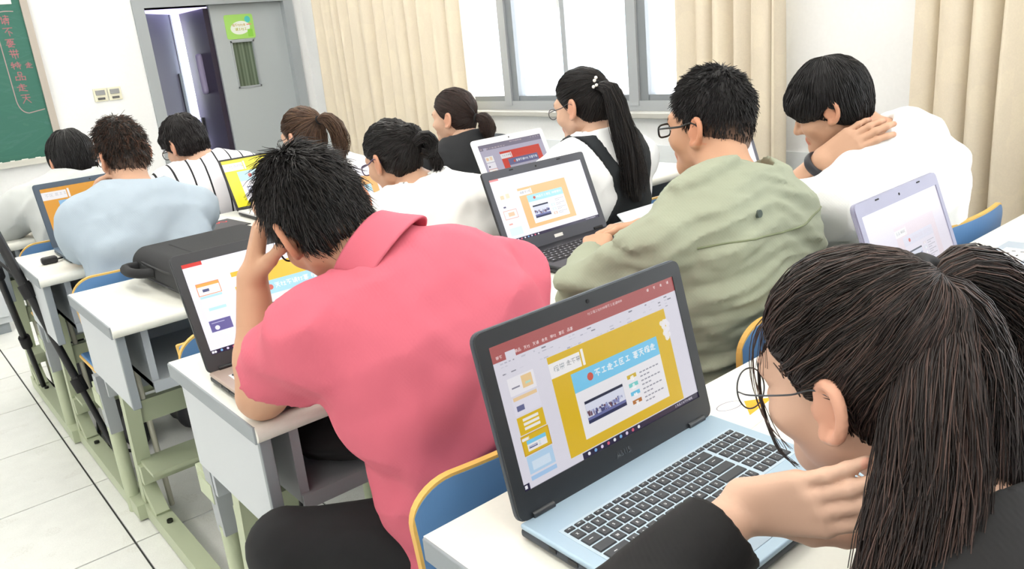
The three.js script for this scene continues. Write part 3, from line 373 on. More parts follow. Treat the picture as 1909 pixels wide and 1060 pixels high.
{ // black soft bag on the third desk
  const b = thing('laptop_bag', 'black padded laptop bag lying on the empty desk place', 'bag', [0.765, TOP, -2.33], 0.03);
  const g = new RoundedBoxGeometry(0.38, 0.096, 0.46, 8, 0.04), p = g.attributes.position;
  for (let i = 0; i < p.count; i++) { const x = p.getX(i), y = p.getY(i), z = p.getZ(i); const s = 1 + 0.05 * noise(x * 9, y * 9, z * 9), puff = y > 0 ? 0.014 * Math.cos(x * 6) * Math.cos(z * 8) + 0.008 * noise(x * 14, 3, z * 14) : 0; p.setXYZ(i, x * s, y + puff, z * s); }
  g.computeVertexNormals(); const fab = M(0x1b1c1f, 0.8, { bumpMap: weave, bumpScale: 0.0004 });
  part('shell', g.translate(0, 0.05, 0), fab, b); 
  const ring = (y, k) => { const q = [], W = 0.18 * k, D = 0.22 * k; for (let i = 0; i < 28; i++) { const a = i / 28 * 6.283, c = Math.cos(a), s = Math.sin(a); q.push([W * Math.sign(c) * Math.abs(c) ** 0.5, y, D * Math.sign(s) * Math.abs(s) ** 0.5]); } return q; };
  part('zip', tube(ring(0.068, 1.04), 0.0035, 90, 6, true), M(0x0c0c0e, 0.5), b); part('piping', tube(ring(0.026, 1.045), 0.003, 90, 6, true), M(0x26272b, 0.6), b);
  part('handle', tube([[-0.185, 0.05, -0.02], [-0.225, 0.056, -0.04], [-0.235, 0.056, -0.09], [-0.225, 0.056, -0.14], [-0.18, 0.05, -0.16]], 0.014, 30, 10), fab, b);
  part('pocket', rbox(0.24, 0.012, 0.26, 0.005, 0.02, 0.095, 0.0), fab, b);
}
{ // black bag in the shelf under the second desk
  const g = new THREE.SphereGeometry(1, 32, 20), p = g.attributes.position; for (let i = 0; i < p.count; i++) { const x = p.getX(i), y = p.getY(i), z = p.getZ(i), n = 1 + 0.12 * noise(x * 2, y * 2, z * 2); p.setXYZ(i, 0.15 * x * n, 0.068 * y * (y < 0 ? 0.85 : 1) * n, 0.16 * z * n); } g.computeVertexNormals(); g.translate(0.66, 0.63, -1.4);
  solo('pouch', g, M(0x0d0d10, 0.85, { bumpMap: weave, bumpScale: 0.0004 }), 'soft black pouch stuffed into the shelf under the desk of the pink shirt', 'pouch');
}
{ // mouse pad with red print
  const t = canvas(256, 192, (x, w, h) => { x.fillStyle = '#4c4b4e'; x.fillRect(0, 0, w, h); x.strokeStyle = '#d9343c'; x.lineWidth = 6; x.lineCap = 'round'; x.beginPath(); x.moveTo(30, 60); for (let i = 0; i < 14; i++) x.quadraticCurveTo(36 + i * 14, 30 + (i % 2) * 40, 44 + i * 14, 56 - (i % 3) * 8); x.stroke(); x.fillStyle = '#d9343c'; x.fillRect(40, 74, 120, 6); });
  const g = planarUV(rbox(0.25, 0.004, 0.2, 0.0015, 0, 0.002, 0), (x, y, z) => [x / 0.25 + 0.5, 0.5 - z / 0.2]); const m = solo('mouse_pad', g, M(0xffffff, 0.8, { map: t }), 'charcoal mouse pad with red printed script beside the grey-blue tee', 'mouse pad'); m.position.set(0.985, TOP, -3.07); m.rotation.y = 0.08;
}
{ // sheet of paper with orange patch
  const t = canvas(256, 192, (x, w, h) => { x.fillStyle = '#f2efe2'; x.fillRect(0, 0, w, h); x.fillStyle = '#e8a21e'; x.beginPath(); x.moveTo(70, 150); x.lineTo(140, 90); x.lineTo(210, 150); x.fill(); x.strokeStyle = '#8f8f96'; x.lineWidth = 4; x.beginPath(); x.ellipse(90, 70, 44, 22, 0.3, 0, 7); x.stroke(); });
  const g = planarUV(rbox(0.14, 0.0015, 0.1, 0.0005, 0, 0.001, 0), (x, y, z) => [x / 0.14 + 0.5, 0.5 - z / 0.1]); const m = solo('paper_card', g, M(0xffffff, 0.6, { map: t }), 'cream card with orange print beside the hinge of the nearest laptop', 'card'); m.position.set(0.985, TOP, -0.69); m.rotation.y = 0.1;
}
{ // mouse by the left laptop with its cord
  const b = thing('phone_charger', 'small black plug with short cord on the desk edge beside the amber-slide laptop', 'charger', [0.44, TOP, -3.08]);
  part('plug', rbox(0.05, 0.024, 0.032, 0.008, 0, 0.012, 0), blackPlastic, b); part('cord', tube([[0.025, 0.01, 0], [0.05, 0.006, -0.03], [0.06, 0.005, -0.07]], 0.003, 20, 6), blackPlastic, b);
}
{ // tripod in the aisle
  const t = thing('tripod', 'black camera tripod standing in the aisle beside the desk rows', 'tripod', [0.258, 0, -3.25]);
  const apex = [0, 1.2, 0], feet = [[0.222, 0.0, 0.295], [0.16, 0.0, -0.72], [-0.62, 0.0, 0.1]];
  part('centre_column', cyl([0, 0.85, 0], [0, 1.28, 0], 0.014), blackPlastic, t); part('head', rbox(0.07, 0.06, 0.07, 0.012, 0, 1.3, 0), blackPlastic, t); part('collar', cyl([0, 1.15, 0], [0, 1.23, 0], 0.038, 0.034, 16), blackPlastic, t); part('plate', rbox(0.08, 0.012, 0.06, 0.003, 0, 1.335, 0), blackPlastic, t);
  for (const f of feet) { const at = (k, rise = 0) => apex.map((a, i) => a + (f[i] - a) * k + (i === 1 ? rise : 0)); const l = part('leg', merge([cyl(at(0.02), at(0.45), 0.017, 0.016), cyl(at(0.44), at(0.74), 0.013), cyl(at(0.73), at(0.985), 0.0105)]), blackPlastic, t); for (const k of [0.45, 0.74]) part('clamp', merge([cyl(at(k - 0.025), at(k + 0.015), 0.022, 0.021, 10), bar(at(k - 0.02, 0.014), at(k + 0.02, 0.016), 0.02, 0.03)]), blackMatte, l); part('rubber_foot', cyl(at(0.975), at(1, 0.004), 0.014, 0.012), blackMatte, l); part('brace', cyl(at(0.42), [0, 0.86, 0], 0.005), blackPlastic, l); }
}
{ // teacher's cabinet at the front left
  const c = thing('cabinet', 'light grey teacher cabinet on a plinth at the far left', 'cabinet', [0.02, 0, -5.5]);
  part('body', rbox(0.94, 0.8, 0.56, 0.006, 0, 0.46, 0), deskGrey, c); part('plinth', box(0.9, 0.06, 0.52, 0, 0.03, 0), deskEdge, c); part('top', rbox(0.98, 0.03, 0.6, 0.006, 0, 0.875, 0), deskTop, c);
  for (const k of [-0.235, 0.235]) { const d = part('door', rbox(0.45, 0.72, 0.014, 0.004, k, 0.46, 0.287), deskGrey, c); part('handle', cyl([k - Math.sign(k) * 0.18, 0.55, 0.305], [k - Math.sign(k) * 0.18, 0.65, 0.305], 0.006), chrome, d); }
}
{ // black cables under the desks
  const m = blackMatte;
  solo('power_cable', tube([[0.47, 0.5, -3.3], [0.44, 0.3, -3.36], [0.5, 0.08, -3.4], [0.47, 0.008, -3.2], [0.55, 0.008, -3.0]], 0.006, 50, 6), m, 'black power cable hanging under the desk behind the tripod', 'cable');
  solo('power_cable', tube([[0.56, 0.5, -1.5], [0.55, 0.3, -1.53], [0.54, 0.1, -1.55], [0.56, 0.008, -1.5], [0.7, 0.008, -1.4]], 0.005, 50, 6), m, 'thin black cable hanging under the desk of the pink shirt', 'cable');
  solo('power_cable', tube([[0.45, 0.5, -4.1], [0.4, 0.25, -4.12], [0.46, 0.01, -4.05], [0.55, 0.008, -3.9]], 0.006, 50, 6), m, 'black cable looping to the floor near the far left desk leg', 'cable');
}
// ---------- people: distance fields meshed by surface nets ----------
const { min: mn, max: mx, abs, sqrt, sin, cos, floor: fl } = Math;
const hypot = (a, b, c = 0) => sqrt(a * a + b * b + c * c);
const smin = (a, b, k) => { const h = mx(k - abs(a - b), 0) / k; return mn(a, b) - h * h * k * 0.25; };
const smax = (a, b, k) => -smin(-a, -b, k);
function surfaceNets(f, lo, hi, cell) {
  const n = [0, 1, 2].map((i) => Math.ceil((hi[i] - lo[i]) / cell) + 2), [nx, ny, nz] = n, v = new Float32Array(nx * ny * nz), B = 5, lim = B * cell * 1.05;
  for (let bz = 0; bz < nz; bz += B) for (let by = 0; by < ny; by += B) for (let bx = 0; bx < nx; bx += B) {
    const c = f(lo[0] + (bx + B / 2) * cell, lo[1] + (by + B / 2) * cell, lo[2] + (bz + B / 2) * cell), far = abs(c) > lim;
    for (let k = bz; k < mn(bz + B, nz); k++) for (let j = by; j < mn(by + B, ny); j++) for (let i = bx; i < mn(bx + B, nx); i++) v[(k * ny + j) * nx + i] = far ? c : f(lo[0] + i * cell, lo[1] + j * cell, lo[2] + k * cell);
  }
  const q = new Float64Array(8);
  const vi = new Int32Array(nx * ny * nz).fill(-1), pos = [], idx = [], at = (i, j, k) => (k * ny + j) * nx + i;
  for (let k = 0; k + 1 < nz; k++) for (let j = 0; j + 1 < ny; j++) for (let i = 0; i + 1 < nx; i++) {
    let s = 0, x = 0, y = 0, z = 0, c = 0;
    for (let m = 0; m < 8; m++) { const d = v[at(i + (m & 1), j + ((m >> 1) & 1), k + (m >> 2))]; q[m] = d; if (d < 0) s++; }
    if (s === 0 || s === 8) continue;
    for (let a = 0; a < 8; a++) for (let b = 0; b < 3; b++) { const o = a ^ (1 << b); if (o < a) continue; if ((q[a] < 0) !== (q[o] < 0)) { const t = q[a] / (q[a] - q[o]); x += (a & 1) + (b === 0 ? t : 0); y += ((a >> 1) & 1) + (b === 1 ? t : 0); z += (a >> 2) + (b === 2 ? t : 0); c++; } }
    vi[at(i, j, k)] = pos.length / 3; pos.push(lo[0] + (i + x / c) * cell, lo[1] + (j + y / c) * cell, lo[2] + (k + z / c) * cell);
  }
  const quad = (a, b, c, d, flip) => { if (a < 0 || b < 0 || c < 0 || d < 0) return; if (flip) idx.push(a, c, b, a, d, c); else idx.push(a, b, c, a, c, d); };
  for (let k = 1; k + 1 < nz; k++) for (let j = 1; j + 1 < ny; j++) for (let i = 1; i + 1 < nx; i++) {
    const s = v[at(i, j, k)] < 0;
    if (s !== v[at(i + 1, j, k)] < 0) quad(vi[at(i, j - 1, k - 1)], vi[at(i, j, k - 1)], vi[at(i, j, k)], vi[at(i, j - 1, k)], !s);
    if (s !== v[at(i, j + 1, k)] < 0) quad(vi[at(i - 1, j, k - 1)], vi[at(i - 1, j, k)], vi[at(i, j, k)], vi[at(i, j, k - 1)], !s);
    if (s !== v[at(i, j, k + 1)] < 0) quad(vi[at(i - 1, j - 1, k)], vi[at(i, j - 1, k)], vi[at(i, j, k)], vi[at(i - 1, j, k)], !s);
  }
  const g = new THREE.BufferGeometry(); g.setAttribute('position', new THREE.Float32BufferAttribute(pos, 3)); g.setIndex(idx); g.computeVertexNormals(); return g;
}
function cone(a, b, r1, r2) {   // tapered capsule with a bounding sphere
  const [ax, ay, az] = a, bx = b[0] - ax, by = b[1] - ay, bz = b[2] - az, L = bx * bx + by * by + bz * bz + 1e-9;
  const f = (x, y, z) => { const px = x - ax, py = y - ay, pz = z - az, t = mn(1, mx(0, (px * bx + py * by + pz * bz) / L)); return hypot(px - bx * t, py - by * t, pz - bz * t) - (r1 + (r2 - r1) * t); };
  f.c = [ax + bx / 2, ay + by / 2, az + bz / 2]; f.R = sqrt(L) / 2 + mx(r1, r2); return f;
}
function ell(c, r) { const f = (x, y, z) => { const px = x - c[0], py = y - c[1], pz = z - c[2], k0 = hypot(px / r[0], py / r[1], pz / r[2]), k1 = hypot(px / (r[0] * r[0]), py / (r[1] * r[1]), pz / (r[2] * r[2])); return k1 < 1e-6 ? -mn(...r) : k0 * (k0 - 1) / k1; }; f.c = c; f.R = mx(...r); return f; }
function union(list, k) { return (x, y, z) => { let d = 9; for (const f of list) { const kk = f.k ?? k; if (f.c && hypot(x - f.c[0], y - f.c[1], z - f.c[2]) - f.R > d + kk) continue; d = smin(d, f(x, y, z), kk); } return d; }; }
const add3 = (a, b, k = 1) => [a[0] + b[0] * k, a[1] + b[1] * k, a[2] + b[2] * k], sub3 = (a, b) => [a[0] - b[0], a[1] - b[1], a[2] - b[2]], len3 = (a) => hypot(...a), nrm = (a) => { const l = len3(a) || 1; return [a[0] / l, a[1] / l, a[2] / l]; }, dot3 = (a, b) => a[0] * b[0] + a[1] * b[1] + a[2] * b[2], mix3 = (a, b, t) => [a[0] + (b[0] - a[0]) * t, a[1] + (b[1] - a[1]) * t, a[2] + (b[2] - a[2]) * t];
const cross3 = (a, b) => [a[1] * b[2] - a[2] * b[1], a[2] * b[0] - a[0] * b[2], a[0] * b[1] - a[1] * b[0]];
function torsoField(st, off) {   // stations {p, w, d, r}: swept stadium
  const segs = []; for (let i = 0; i + 1 < st.length; i++) { const a = st[i], b = st[i + 1], ax = sub3(b.p, a.p), L = dot3(ax, ax), u = nrm(ax); let r = mix3(a.r, b.r, 0.5); r = nrm(sub3(r, [0, 1, 2].map((k) => u[k] * dot3(r, u)))); segs.push({ a, b, ax, L, u, r, f: cross3(r, u) }); }
  for (const s of segs) { s.P = s.a.p; s.dw = s.b.w - s.a.w; s.dd = s.b.d - s.a.d; }
  return (x, y, z) => {
    let best = 9;
    for (const s of segs) {
      const A = s.P, X = s.ax, px = x - A[0], py = y - A[1], pz = z - A[2], t = mn(1, mx(0, (px * X[0] + py * X[1] + pz * X[2]) / s.L)), w = s.a.w + s.dw * t + off, d = s.a.d + s.dd * t + off, qx = px - X[0] * t, qy = py - X[1] * t, qz = pz - X[2] * t, r = s.r, u = s.u, f = s.f;
      const lx = mx(0, abs(qx * r[0] + qy * r[1] + qz * r[2]) - mx(0, w - d)), ly = qx * u[0] + qy * u[1] + qz * u[2], lz = qx * f[0] + qy * f[1] + qz * f[2];
      best = smin(best, sqrt(lx * lx + ly * ly + lz * lz) - mn(w, d), 0.03);
    }
    return best;
  };
}
// head in its own frame: x right, y up, face towards -z
const EARS = (() => { const o = []; for (const s of [-1, 1]) { const P = (a) => { const zz = 0.012 + 0.019 * cos(a), yy = -0.008 + 0.033 * sin(a) * (sin(a) > 0 ? 1 : 0.9); return [s * (0.077 + 0.5 * (zz + 0.004)), yy, zz + 0.18 * (yy + 0.008)]; }; for (let i = 0; i < 14; i++) { const a = -2.2 + i * 0.33; o.push(cone(P(a), P(a + 0.33), 0.0052, 0.0052)); } o.push(ell([s * 0.081, -0.008, 0.008], [0.006, 0.027, 0.015])); o.push(cone([s * 0.079, -0.036, -0.001], [s * 0.08, -0.028, 0.002], 0.0085, 0.007)); o.push(cone([s * 0.08, 0.012, 0.02], [s * 0.082, -0.02, 0.018], 0.005, 0.004)); o.push(cone([s * 0.077, -0.006, -0.007], [s * 0.077, -0.014, -0.006], 0.006, 0.006)); } return o; })();
const headBase = union([ell([0, 0.035, 0.012], [0.074, 0.085, 0.095]), ell([0, -0.03, -0.03], [0.064, 0.088, 0.062]), cone([-0.046, -0.058, 0.0], [0, -0.098, -0.07], 0.022, 0.019), cone([0.046, -0.058, 0.0], [0, -0.098, -0.07], 0.022, 0.019), ell([0.043, -0.028, -0.06], [0.026, 0.024, 0.026]), ell([-0.043, -0.028, -0.06], [0.026, 0.024, 0.026]), cone([-0.036, 0.024, -0.08], [0.036, 0.024, -0.08], 0.014, 0.014), cone([0, -0.106, -0.076], [0, -0.102, -0.07], 0.017, 0.019)], 0.028);
const headFine = union([cone([0, 0.012, -0.088], [0, -0.03, -0.11], 0.007, 0.0125), cone([-0.012, -0.034, -0.098], [0.012, -0.034, -0.098], 0.0095, 0.0095), cone([-0.019, -0.062, -0.088], [0.019, -0.062, -0.088], 0.007, 0.007), cone([-0.015, -0.071, -0.087], [0.015, -0.071, -0.087], 0.0075, 0.0075)], 0.008);
const headLocal = (x, y, z) => { let d = smin(headBase(x, y, z), headFine(x, y, z), 0.01); const ex = abs(x) - 0.031; d = smax(d, 0.016 - hypot(ex, y - 0.004, z + 0.099), 0.012); d = mn(d, hypot(ex, y - 0.003, z + 0.081) - 0.0125); if (abs(x) > 0.06 && hypot(abs(x) - 0.085, y + 0.008, z - 0.01) < 0.06) { let e = 9; for (const f of EARS) e = smin(e, f(x, y, z), 0.006); d = smin(d, e, 0.006); } return d; };
const cranium = ell([0, 0.036, 0.013], [0.0755, 0.0865, 0.0965]);

function handPrims(wr, dir, palm, side, s, curl, thumbIn = 0.3, spread = 1) {
  const d = nrm(dir), n = nrm(sub3(palm, [0, 1, 2].map((k) => d[k] * dot3(palm, d)))), cr = cross3(d, n), t = side > 0 ? cr : cr.map((q) => -q), at = (a, b, c) => [0, 1, 2].map((k) => wr[k] + s * (d[k] * a + t[k] * b + n[k] * c)), out = [], nails = [];
  const dirAt = (a, sp) => nrm([0, 1, 2].map((k) => d[k] * cos(a) + n[k] * sin(a) + t[k] * sp));
  [[0.027, 0.088, [0.041, 0.026, 0.021], 0.0088, 0.06], [0.009, 0.092, [0.046, 0.029, 0.022], 0.0091, 0.01], [-0.009, 0.089, [0.042, 0.027, 0.021], 0.0086, -0.03], [-0.026, 0.081, [0.033, 0.02, 0.019], 0.0077, -0.08]].forEach(([off, L, seg, r, sp], i) => {
    let p = at(L, off, 0), a = 0; const m = cone(at(0.004, off * 0.62, 0), p, 0.0145 * s, 0.0112 * s); m.k = 0.012; out.push(m);
    seg.forEach((l, j) => { a += curl[i] * [0.7, 1, 0.7][j]; const q = add3(p, dirAt(a, sp * spread), l * s), f = cone(p, q, r * s * (1 - 0.07 * j), r * s * (0.95 - 0.07 * j)); f.k = 0.0045; out.push(f); p = q; if (j === 2) nails.push(add3(p, nrm([0, 1, 2].map((k) => -n[k] * cos(a) + d[k] * sin(a))), r * s * 0.7)); });
  });
  let p = at(0.022, 0.024, 0.006), v = nrm([0, 1, 2].map((k) => d[k] * 0.62 + t[k] * 0.72 + n[k] * thumbIn)); const w = nrm([0, 1, 2].map((k) => d[k] * 0.95 + t[k] * 0.22 + n[k] * thumbIn * 1.3));
  const m = cone(at(0.01, 0.012, 0.004), add3(p, v, 0.04 * s), 0.016 * s, 0.0125 * s); m.k = 0.012; out.push(m); p = add3(p, v, 0.042 * s);
  for (const [l, k] of [[0.032, 0.5], [0.026, 0.85]]) { const q = add3(p, nrm(mix3(v, w, k)), l * s), f = cone(p, q, 0.0108 * s, 0.0095 * s); f.k = 0.005; out.push(f); p = q; }
  nails.push(add3(p, n, -0.006 * s)); return { prims: out, nails, centre: at(0.07, 0, 0) };
}
// strands gathered into one geometry: three-sided tapering tubes
class Strands {
  constructor() { this.pos = []; this.col = []; this.idx = []; this.nor = []; }
  add(pts, r0, r1, c) {
    const n = pts.length, base = this.pos.length / 3; let N = null;
    for (let i = 0; i < n; i++) { const T = nrm(sub3(pts[mn(n - 1, i + 1)], pts[mx(0, i - 1)])); if (!N) N = nrm(cross3(T, abs(T[1]) < 0.9 ? [0, 1, 0] : [1, 0, 0])); N = nrm(sub3(N, T.map((q) => q * dot3(N, T)))); const Bn = cross3(T, N), t = i / (n - 1), r = r0 + (r1 - r0) * t; for (let k = 0; k < 3; k++) { const a = k * 2.0944, o = [0, 1, 2].map((m) => N[m] * cos(a) + Bn[m] * sin(a)); this.pos.push(...add3(pts[i], o, r)); this.nor.push(...o); this.col.push(...c); } }
    for (let i = 0; i + 1 < n; i++) for (let k = 0; k < 3; k++) { const a = base + i * 3 + k, b = base + i * 3 + (k + 1) % 3; this.idx.push(a, b, a + 3, b, b + 3, a + 3); }
  }
  geometry() { const g = new THREE.BufferGeometry(); g.setAttribute('position', new THREE.Float32BufferAttribute(this.pos, 3)); g.setAttribute('normal', new THREE.Float32BufferAttribute(this.nor, 3)); g.setAttribute('color', new THREE.Float32BufferAttribute(this.col, 3)); g.setIndex(this.idx); return g; }
}
function tint(g, f) { const p = g.attributes.position, c = new Float32Array(p.count * 3); for (let i = 0; i < p.count; i++) { const q = f(p.getX(i), p.getY(i), p.getZ(i)); c[3 * i] = q[0]; c[3 * i + 1] = q[1]; c[3 * i + 2] = q[2]; } g.setAttribute('color', new THREE.BufferAttribute(c, 3)); return g; }
const hairMat = MP(0xffffff, 0.46, { vertexColors: true, specularIntensity: 0.7 }), skinMat = MP(0xffffff, 0.5, { vertexColors: true, specularIntensity: 0.6 });
function gather(geos) { return mergeGeometries(geos.map((g) => { for (const k of Object.keys(g.attributes)) if (!['position', 'normal', 'color'].includes(k)) g.deleteAttribute(k); return g; })); }

function makePerson(o) {
  const root = thing('person', o.label, 'person', o.pelvis.map((q, i) => (i === 1 ? 0 : q))), O = [-o.pelvis[0], 0, -o.pelvis[2]], put = (name, g, m, label) => part(name, g.translate(...O), m, root, label);
  const F = o.female ? 0.9 : 1, W = (o.wide || 1) * F;
  // head frame
  const E = new THREE.Euler((o.pitch || 0) * D2R, (o.yaw || 0) * D2R, (o.roll || 0) * D2R, 'YXZ'), R = new THREE.Matrix4().makeRotationFromEuler(E).elements, hs = (o.headScale || 1) * (o.female ? 0.95 : 1), hc = o.head;
  const toW = (p) => [0, 1, 2].map((k) => hc[k] + hs * (R[k] * p[0] + R[4 + k] * p[1] + R[8 + k] * p[2])), toL = (x, y, z) => { const a = x - hc[0], b = y - hc[1], c = z - hc[2]; return [(R[0] * a + R[1] * b + R[2] * c) / hs, (R[4] * a + R[5] * b + R[6] * c) / hs, (R[8] * a + R[9] * b + R[10] * c) / hs]; };
  const headW = (x, y, z) => { const a = x - hc[0], b = y - hc[1], c = z - hc[2]; return hs * headLocal((R[0] * a + R[1] * b + R[2] * c) / hs, (R[4] * a + R[5] * b + R[6] * c) / hs, (R[8] * a + R[9] * b + R[10] * c) / hs); };
  // torso stations along a bent spine
  const right = nrm(sub3(o.shR, o.shL)), P = o.pelvis, N = o.neck, bow = o.bow ?? 0.05, mid = add3(mix3(P, N, 0.5), [0, 0.0, bow]), bz = (t) => mix3(mix3(P, mid, t), mix3(mid, N, t), t);
  const st = [[0, 0.17, 0.11], [0.2, 0.162, 0.104], [0.42, 0.162, 0.104], [0.64, 0.175, 0.112], [0.82, 0.172, 0.1], [0.93, 0.12, 0.075], [1, 0.07, 0.058]].map(([t, w, d]) => ({ p: bz(t), w: w * W, d: d * F * (o.deep || 1), r: mix3([1, 0, 0], right, t) }));
  const neckDir = nrm(sub3(toW([0, -0.05, 0.03]), N)), neckTop = toW([0, -0.03, 0.022]), nr = (o.female ? 0.05 : 0.058) * mn(1, hs + 0.04);
  const arm = o.female ? 0.86 : 1, arms = [[o.shL, o.elL, o.wrL], [o.shR, o.elR, o.wrR]];
  const core = torsoField(st, -0.006);
  const skinList = [cone(N, neckTop, nr * 1.12, nr), cone(N, o.shL, 0.052 * F, 0.052 * F), cone(N, o.shR, 0.052 * F, 0.052 * F)];
  for (const [s, e, w] of arms) skinList.push(cone(s, e, 0.05 * arm, 0.039 * arm), cone(e, mix3(e, w, 0.3), 0.039 * arm, 0.039 * arm), cone(mix3(e, w, 0.3), w, 0.039 * arm, 0.026 * arm));
  const skinF = union([core, ...skinList], 0.025), all = [P, N, ...arms.flat()], lo = [0, 1, 2].map((k) => mn(...all.map((q) => q[k])) - 0.24), hi = [0, 1, 2].map((k) => mx(...all.map((q) => q[k])) + 0.24); lo[1] = mx(lo[1], P[1] - 0.13);
  const skin = o.skin, sk = (x, y, z) => { const n = 1 + 0.06 * noise(x * 22, y * 22, z * 22); return [skin[0] * n, skin[1] * n, skin[2] * n]; };
  const geos = [tint(surfaceNets(skinF, lo, hi, o.cell || 0.0125), sk)];
  geos.push(tint(surfaceNets((x, y, z) => smin(headW(x, y, z), skinList[0](x, y, z), 0.02), [hc[0] - 0.15, hc[1] - 0.16, hc[2] - 0.15], [hc[0] + 0.15, hc[1] + 0.16, hc[2] + 0.15], o.headCell || 0.0043), (x, y, z) => {
    const [a, b, c] = toL(x, y, z), q = sk(x, y, z), ex = abs(a) - 0.031; if (hypot(ex, b - 0.003, c + 0.081) < 0.0135 && c < -0.085) return hypot(ex, b - 0.003) < 0.0055 ? [0.015, 0.01, 0.008] : [0.7, 0.68, 0.66]; if (c < -0.07 && abs(b - 0.028 + 4 * ex * ex) < 0.0042 && abs(ex) < 0.02) return [0.02, 0.016, 0.014]; if (c < -0.085 && abs(a) < 0.026 && b < -0.054 && b > -0.08) return [q[0] * 0.95, q[1] * 0.62, q[2] * 0.66]; if (abs(a) > 0.0795 && b > -0.038 && b < 0.04 && abs(c - 0.01) < 0.03) return [q[0] * 1.04, q[1] * 0.86, q[2] * 0.82]; return q; }));
  for (const [h, w, e, side] of [[o.handL, o.wrL, o.elL, -1], [o.handR, o.wrR, o.elR, 1]]) {
    const hd = h || { d: sub3(w, e), n: [0, -1, 0], curl: [0.45, 0.45, 0.5, 0.5] }, H = handPrims(w, hd.d, hd.n, side, (o.female ? 0.93 : 1) * (hd.s || 1), hd.curl || [0.35, 0.38, 0.42, 0.45], hd.thumb ?? 0.3, hd.spread ?? 1), wrist = cone(mix3(e, w, 0.6), w, (0.039 - 0.013 * 0.43) * arm, 0.026 * arm); wrist.k = 0.014;
    geos.push(tint(surfaceNets(union([wrist, ...H.prims], 0.006), sub3(H.centre, [0.15, 0.15, 0.15]), add3(H.centre, [0.15, 0.15, 0.15]), hd.cell || 0.0055), (x, y, z) => { const q = sk(x, y, z); for (const n of H.nails) if (hypot(x - n[0], y - n[1], z - n[2]) < 0.0058) return [q[0] * 1.05, q[1] * 0.82, q[2] * 0.82]; return q; }));
  }
  put('body', gather(geos), skinMat);
  // shirt
  const S = o.shirt, ease = S.ease ?? 0.014, sleeves = [], cuts = [];
  for (const [s, e, w] of arms) {
    const f = S.sleeve, end = f <= 1 ? mix3(s, e, f) : mix3(e, w, f - 1), dirE = nrm(f <= 1 ? sub3(e, s) : sub3(w, e)), loose = S.loose ?? 0.016, r0 = 0.052 * arm + loose, r1 = (f <= 1 ? 0.044 : 0.03 + 0.01 * (2 - f)) * arm + loose * (S.flare ?? 0.9);
    const segs = f <= 1 ? [cone(s, add3(end, dirE, 0.06), r0, r1)] : [cone(s, e, r0, 0.045 * arm + loose), cone(e, add3(end, dirE, 0.06), 0.043 * arm + loose, r1)], capd = union(segs, 0.02), inner = (x, y, z) => { const p = [x - end[0], y - end[1], z - end[2]], h = dot3(p, dirE), q = hypot(p[0] - dirE[0] * h, p[1] - dirE[1] * h, p[2] - dirE[2] * h); return mx(q - (r1 - 0.008), mx(-0.03 - h, h - 0.08)); };
    sleeves.push((x, y, z) => { const d0 = capd(x, y, z); if (d0 > 0.08) return d0; const d = mx(d0, (x - end[0]) * dirE[0] + (y - end[1]) * dirE[1] + (z - end[2]) * dirE[2] > -0.12 || f > 1 ? nearEnd(x, y, z, end, dirE, f) : -1); return d; }); 
  }
  function nearEnd(x, y, z, end, dirE, f) { const p = [x - end[0], y - end[1], z - end[2]]; return len3(p) < 0.14 ? dot3(p, dirE) : -1; }
  const shirtTorso = torsoField(st, ease), yoke = [cone(N, o.shL, 0.055 * F, 0.052 * F + 0.012), cone(N, o.shR, 0.055 * F, 0.052 * F + 0.012)], folds = S.folds ?? 0.004, hem = S.hem ?? (P[1] - 0.07), nk = S.neckCut ?? 0.03;
  const foldAt = S.foldAt || ((x, y, z) => 0.8 * (1 - 3 * abs(noise(x * 4 + y * 2.5, y * 7 - x * 5, z * 5))) + 0.6 * noise(x * 8 + 4, y * 14 - x * 7, z * 9) + 0.25 * noise(x * 26, y * 22 + x * 16, z * 24));
  const shirtF = (x, y, z) => { let d = shirtTorso(x, y, z); for (const f of yoke) d = smin(d, f(x, y, z), 0.035); for (const f of sleeves) d = smin(d, f(x, y, z), 0.03); if (d < 0.06 && d > -0.06) d -= folds * foldAt(x, y, z); d = mx(d, hem - y); const p = [x - N[0], y - N[1], z - N[2]], h = dot3(p, neckDir), rad2 = len3(p), near = rad2 < 0.16; if (rad2 < 0.3) d = smax(d, h - nk - 2.2 * mx(0, rad2 - 0.1), 0.008); const q = hypot(p[0] - neckDir[0] * h, p[1] - neckDir[1] * h, p[2] - neckDir[2] * h); if (near && h > -0.05) d = smax(d, nr * 1.12 + 0.007 - q, 0.006); for (const f of cuts) d = mx(d, -f(x, y, z)); return d; };
  const sg = surfaceNets(shirtF, lo, hi, S.cell || 0.009); planarUV(sg, S.uv || ((x, y, z) => [x * 4 + z * 3, y * 4])); const shirt = put('shirt', sg, S.mat, S.label);
  if (S.over) for (const [name, m, lift, maskF] of S.over) { const g = surfaceNets((x, y, z) => smax(shirtF(x, y, z) - lift, maskF(x, y, z), 0.004), lo, hi, 0.008); put(name, g, m); }
  if (S.collar) { const q = new THREE.Quaternion().setFromUnitVectors(V(0, 1, 0), V(...neckDir)), g = new THREE.LatheGeometry(S.collar.map((a) => new THREE.Vector2(a[0], a[1])), 40); g.applyQuaternion(q); g.translate(...N); put('collar', g, S.collarMat || S.mat); }
  // trousers and shoes
  const hipL = add3(P, [-0.085 * W, -0.02, -0.03]), hipR = add3(P, [0.085 * W, -0.02, -0.03]), kL = o.kneeL || add3(P, [-0.1, -0.075, -0.38]), kR = o.kneeR || add3(P, [0.1, -0.075, -0.38]), aL = o.ankL || [kL[0], 0.1, kL[2] + 0.04], aR = o.ankR || [kR[0], 0.1, kR[2] + 0.04];
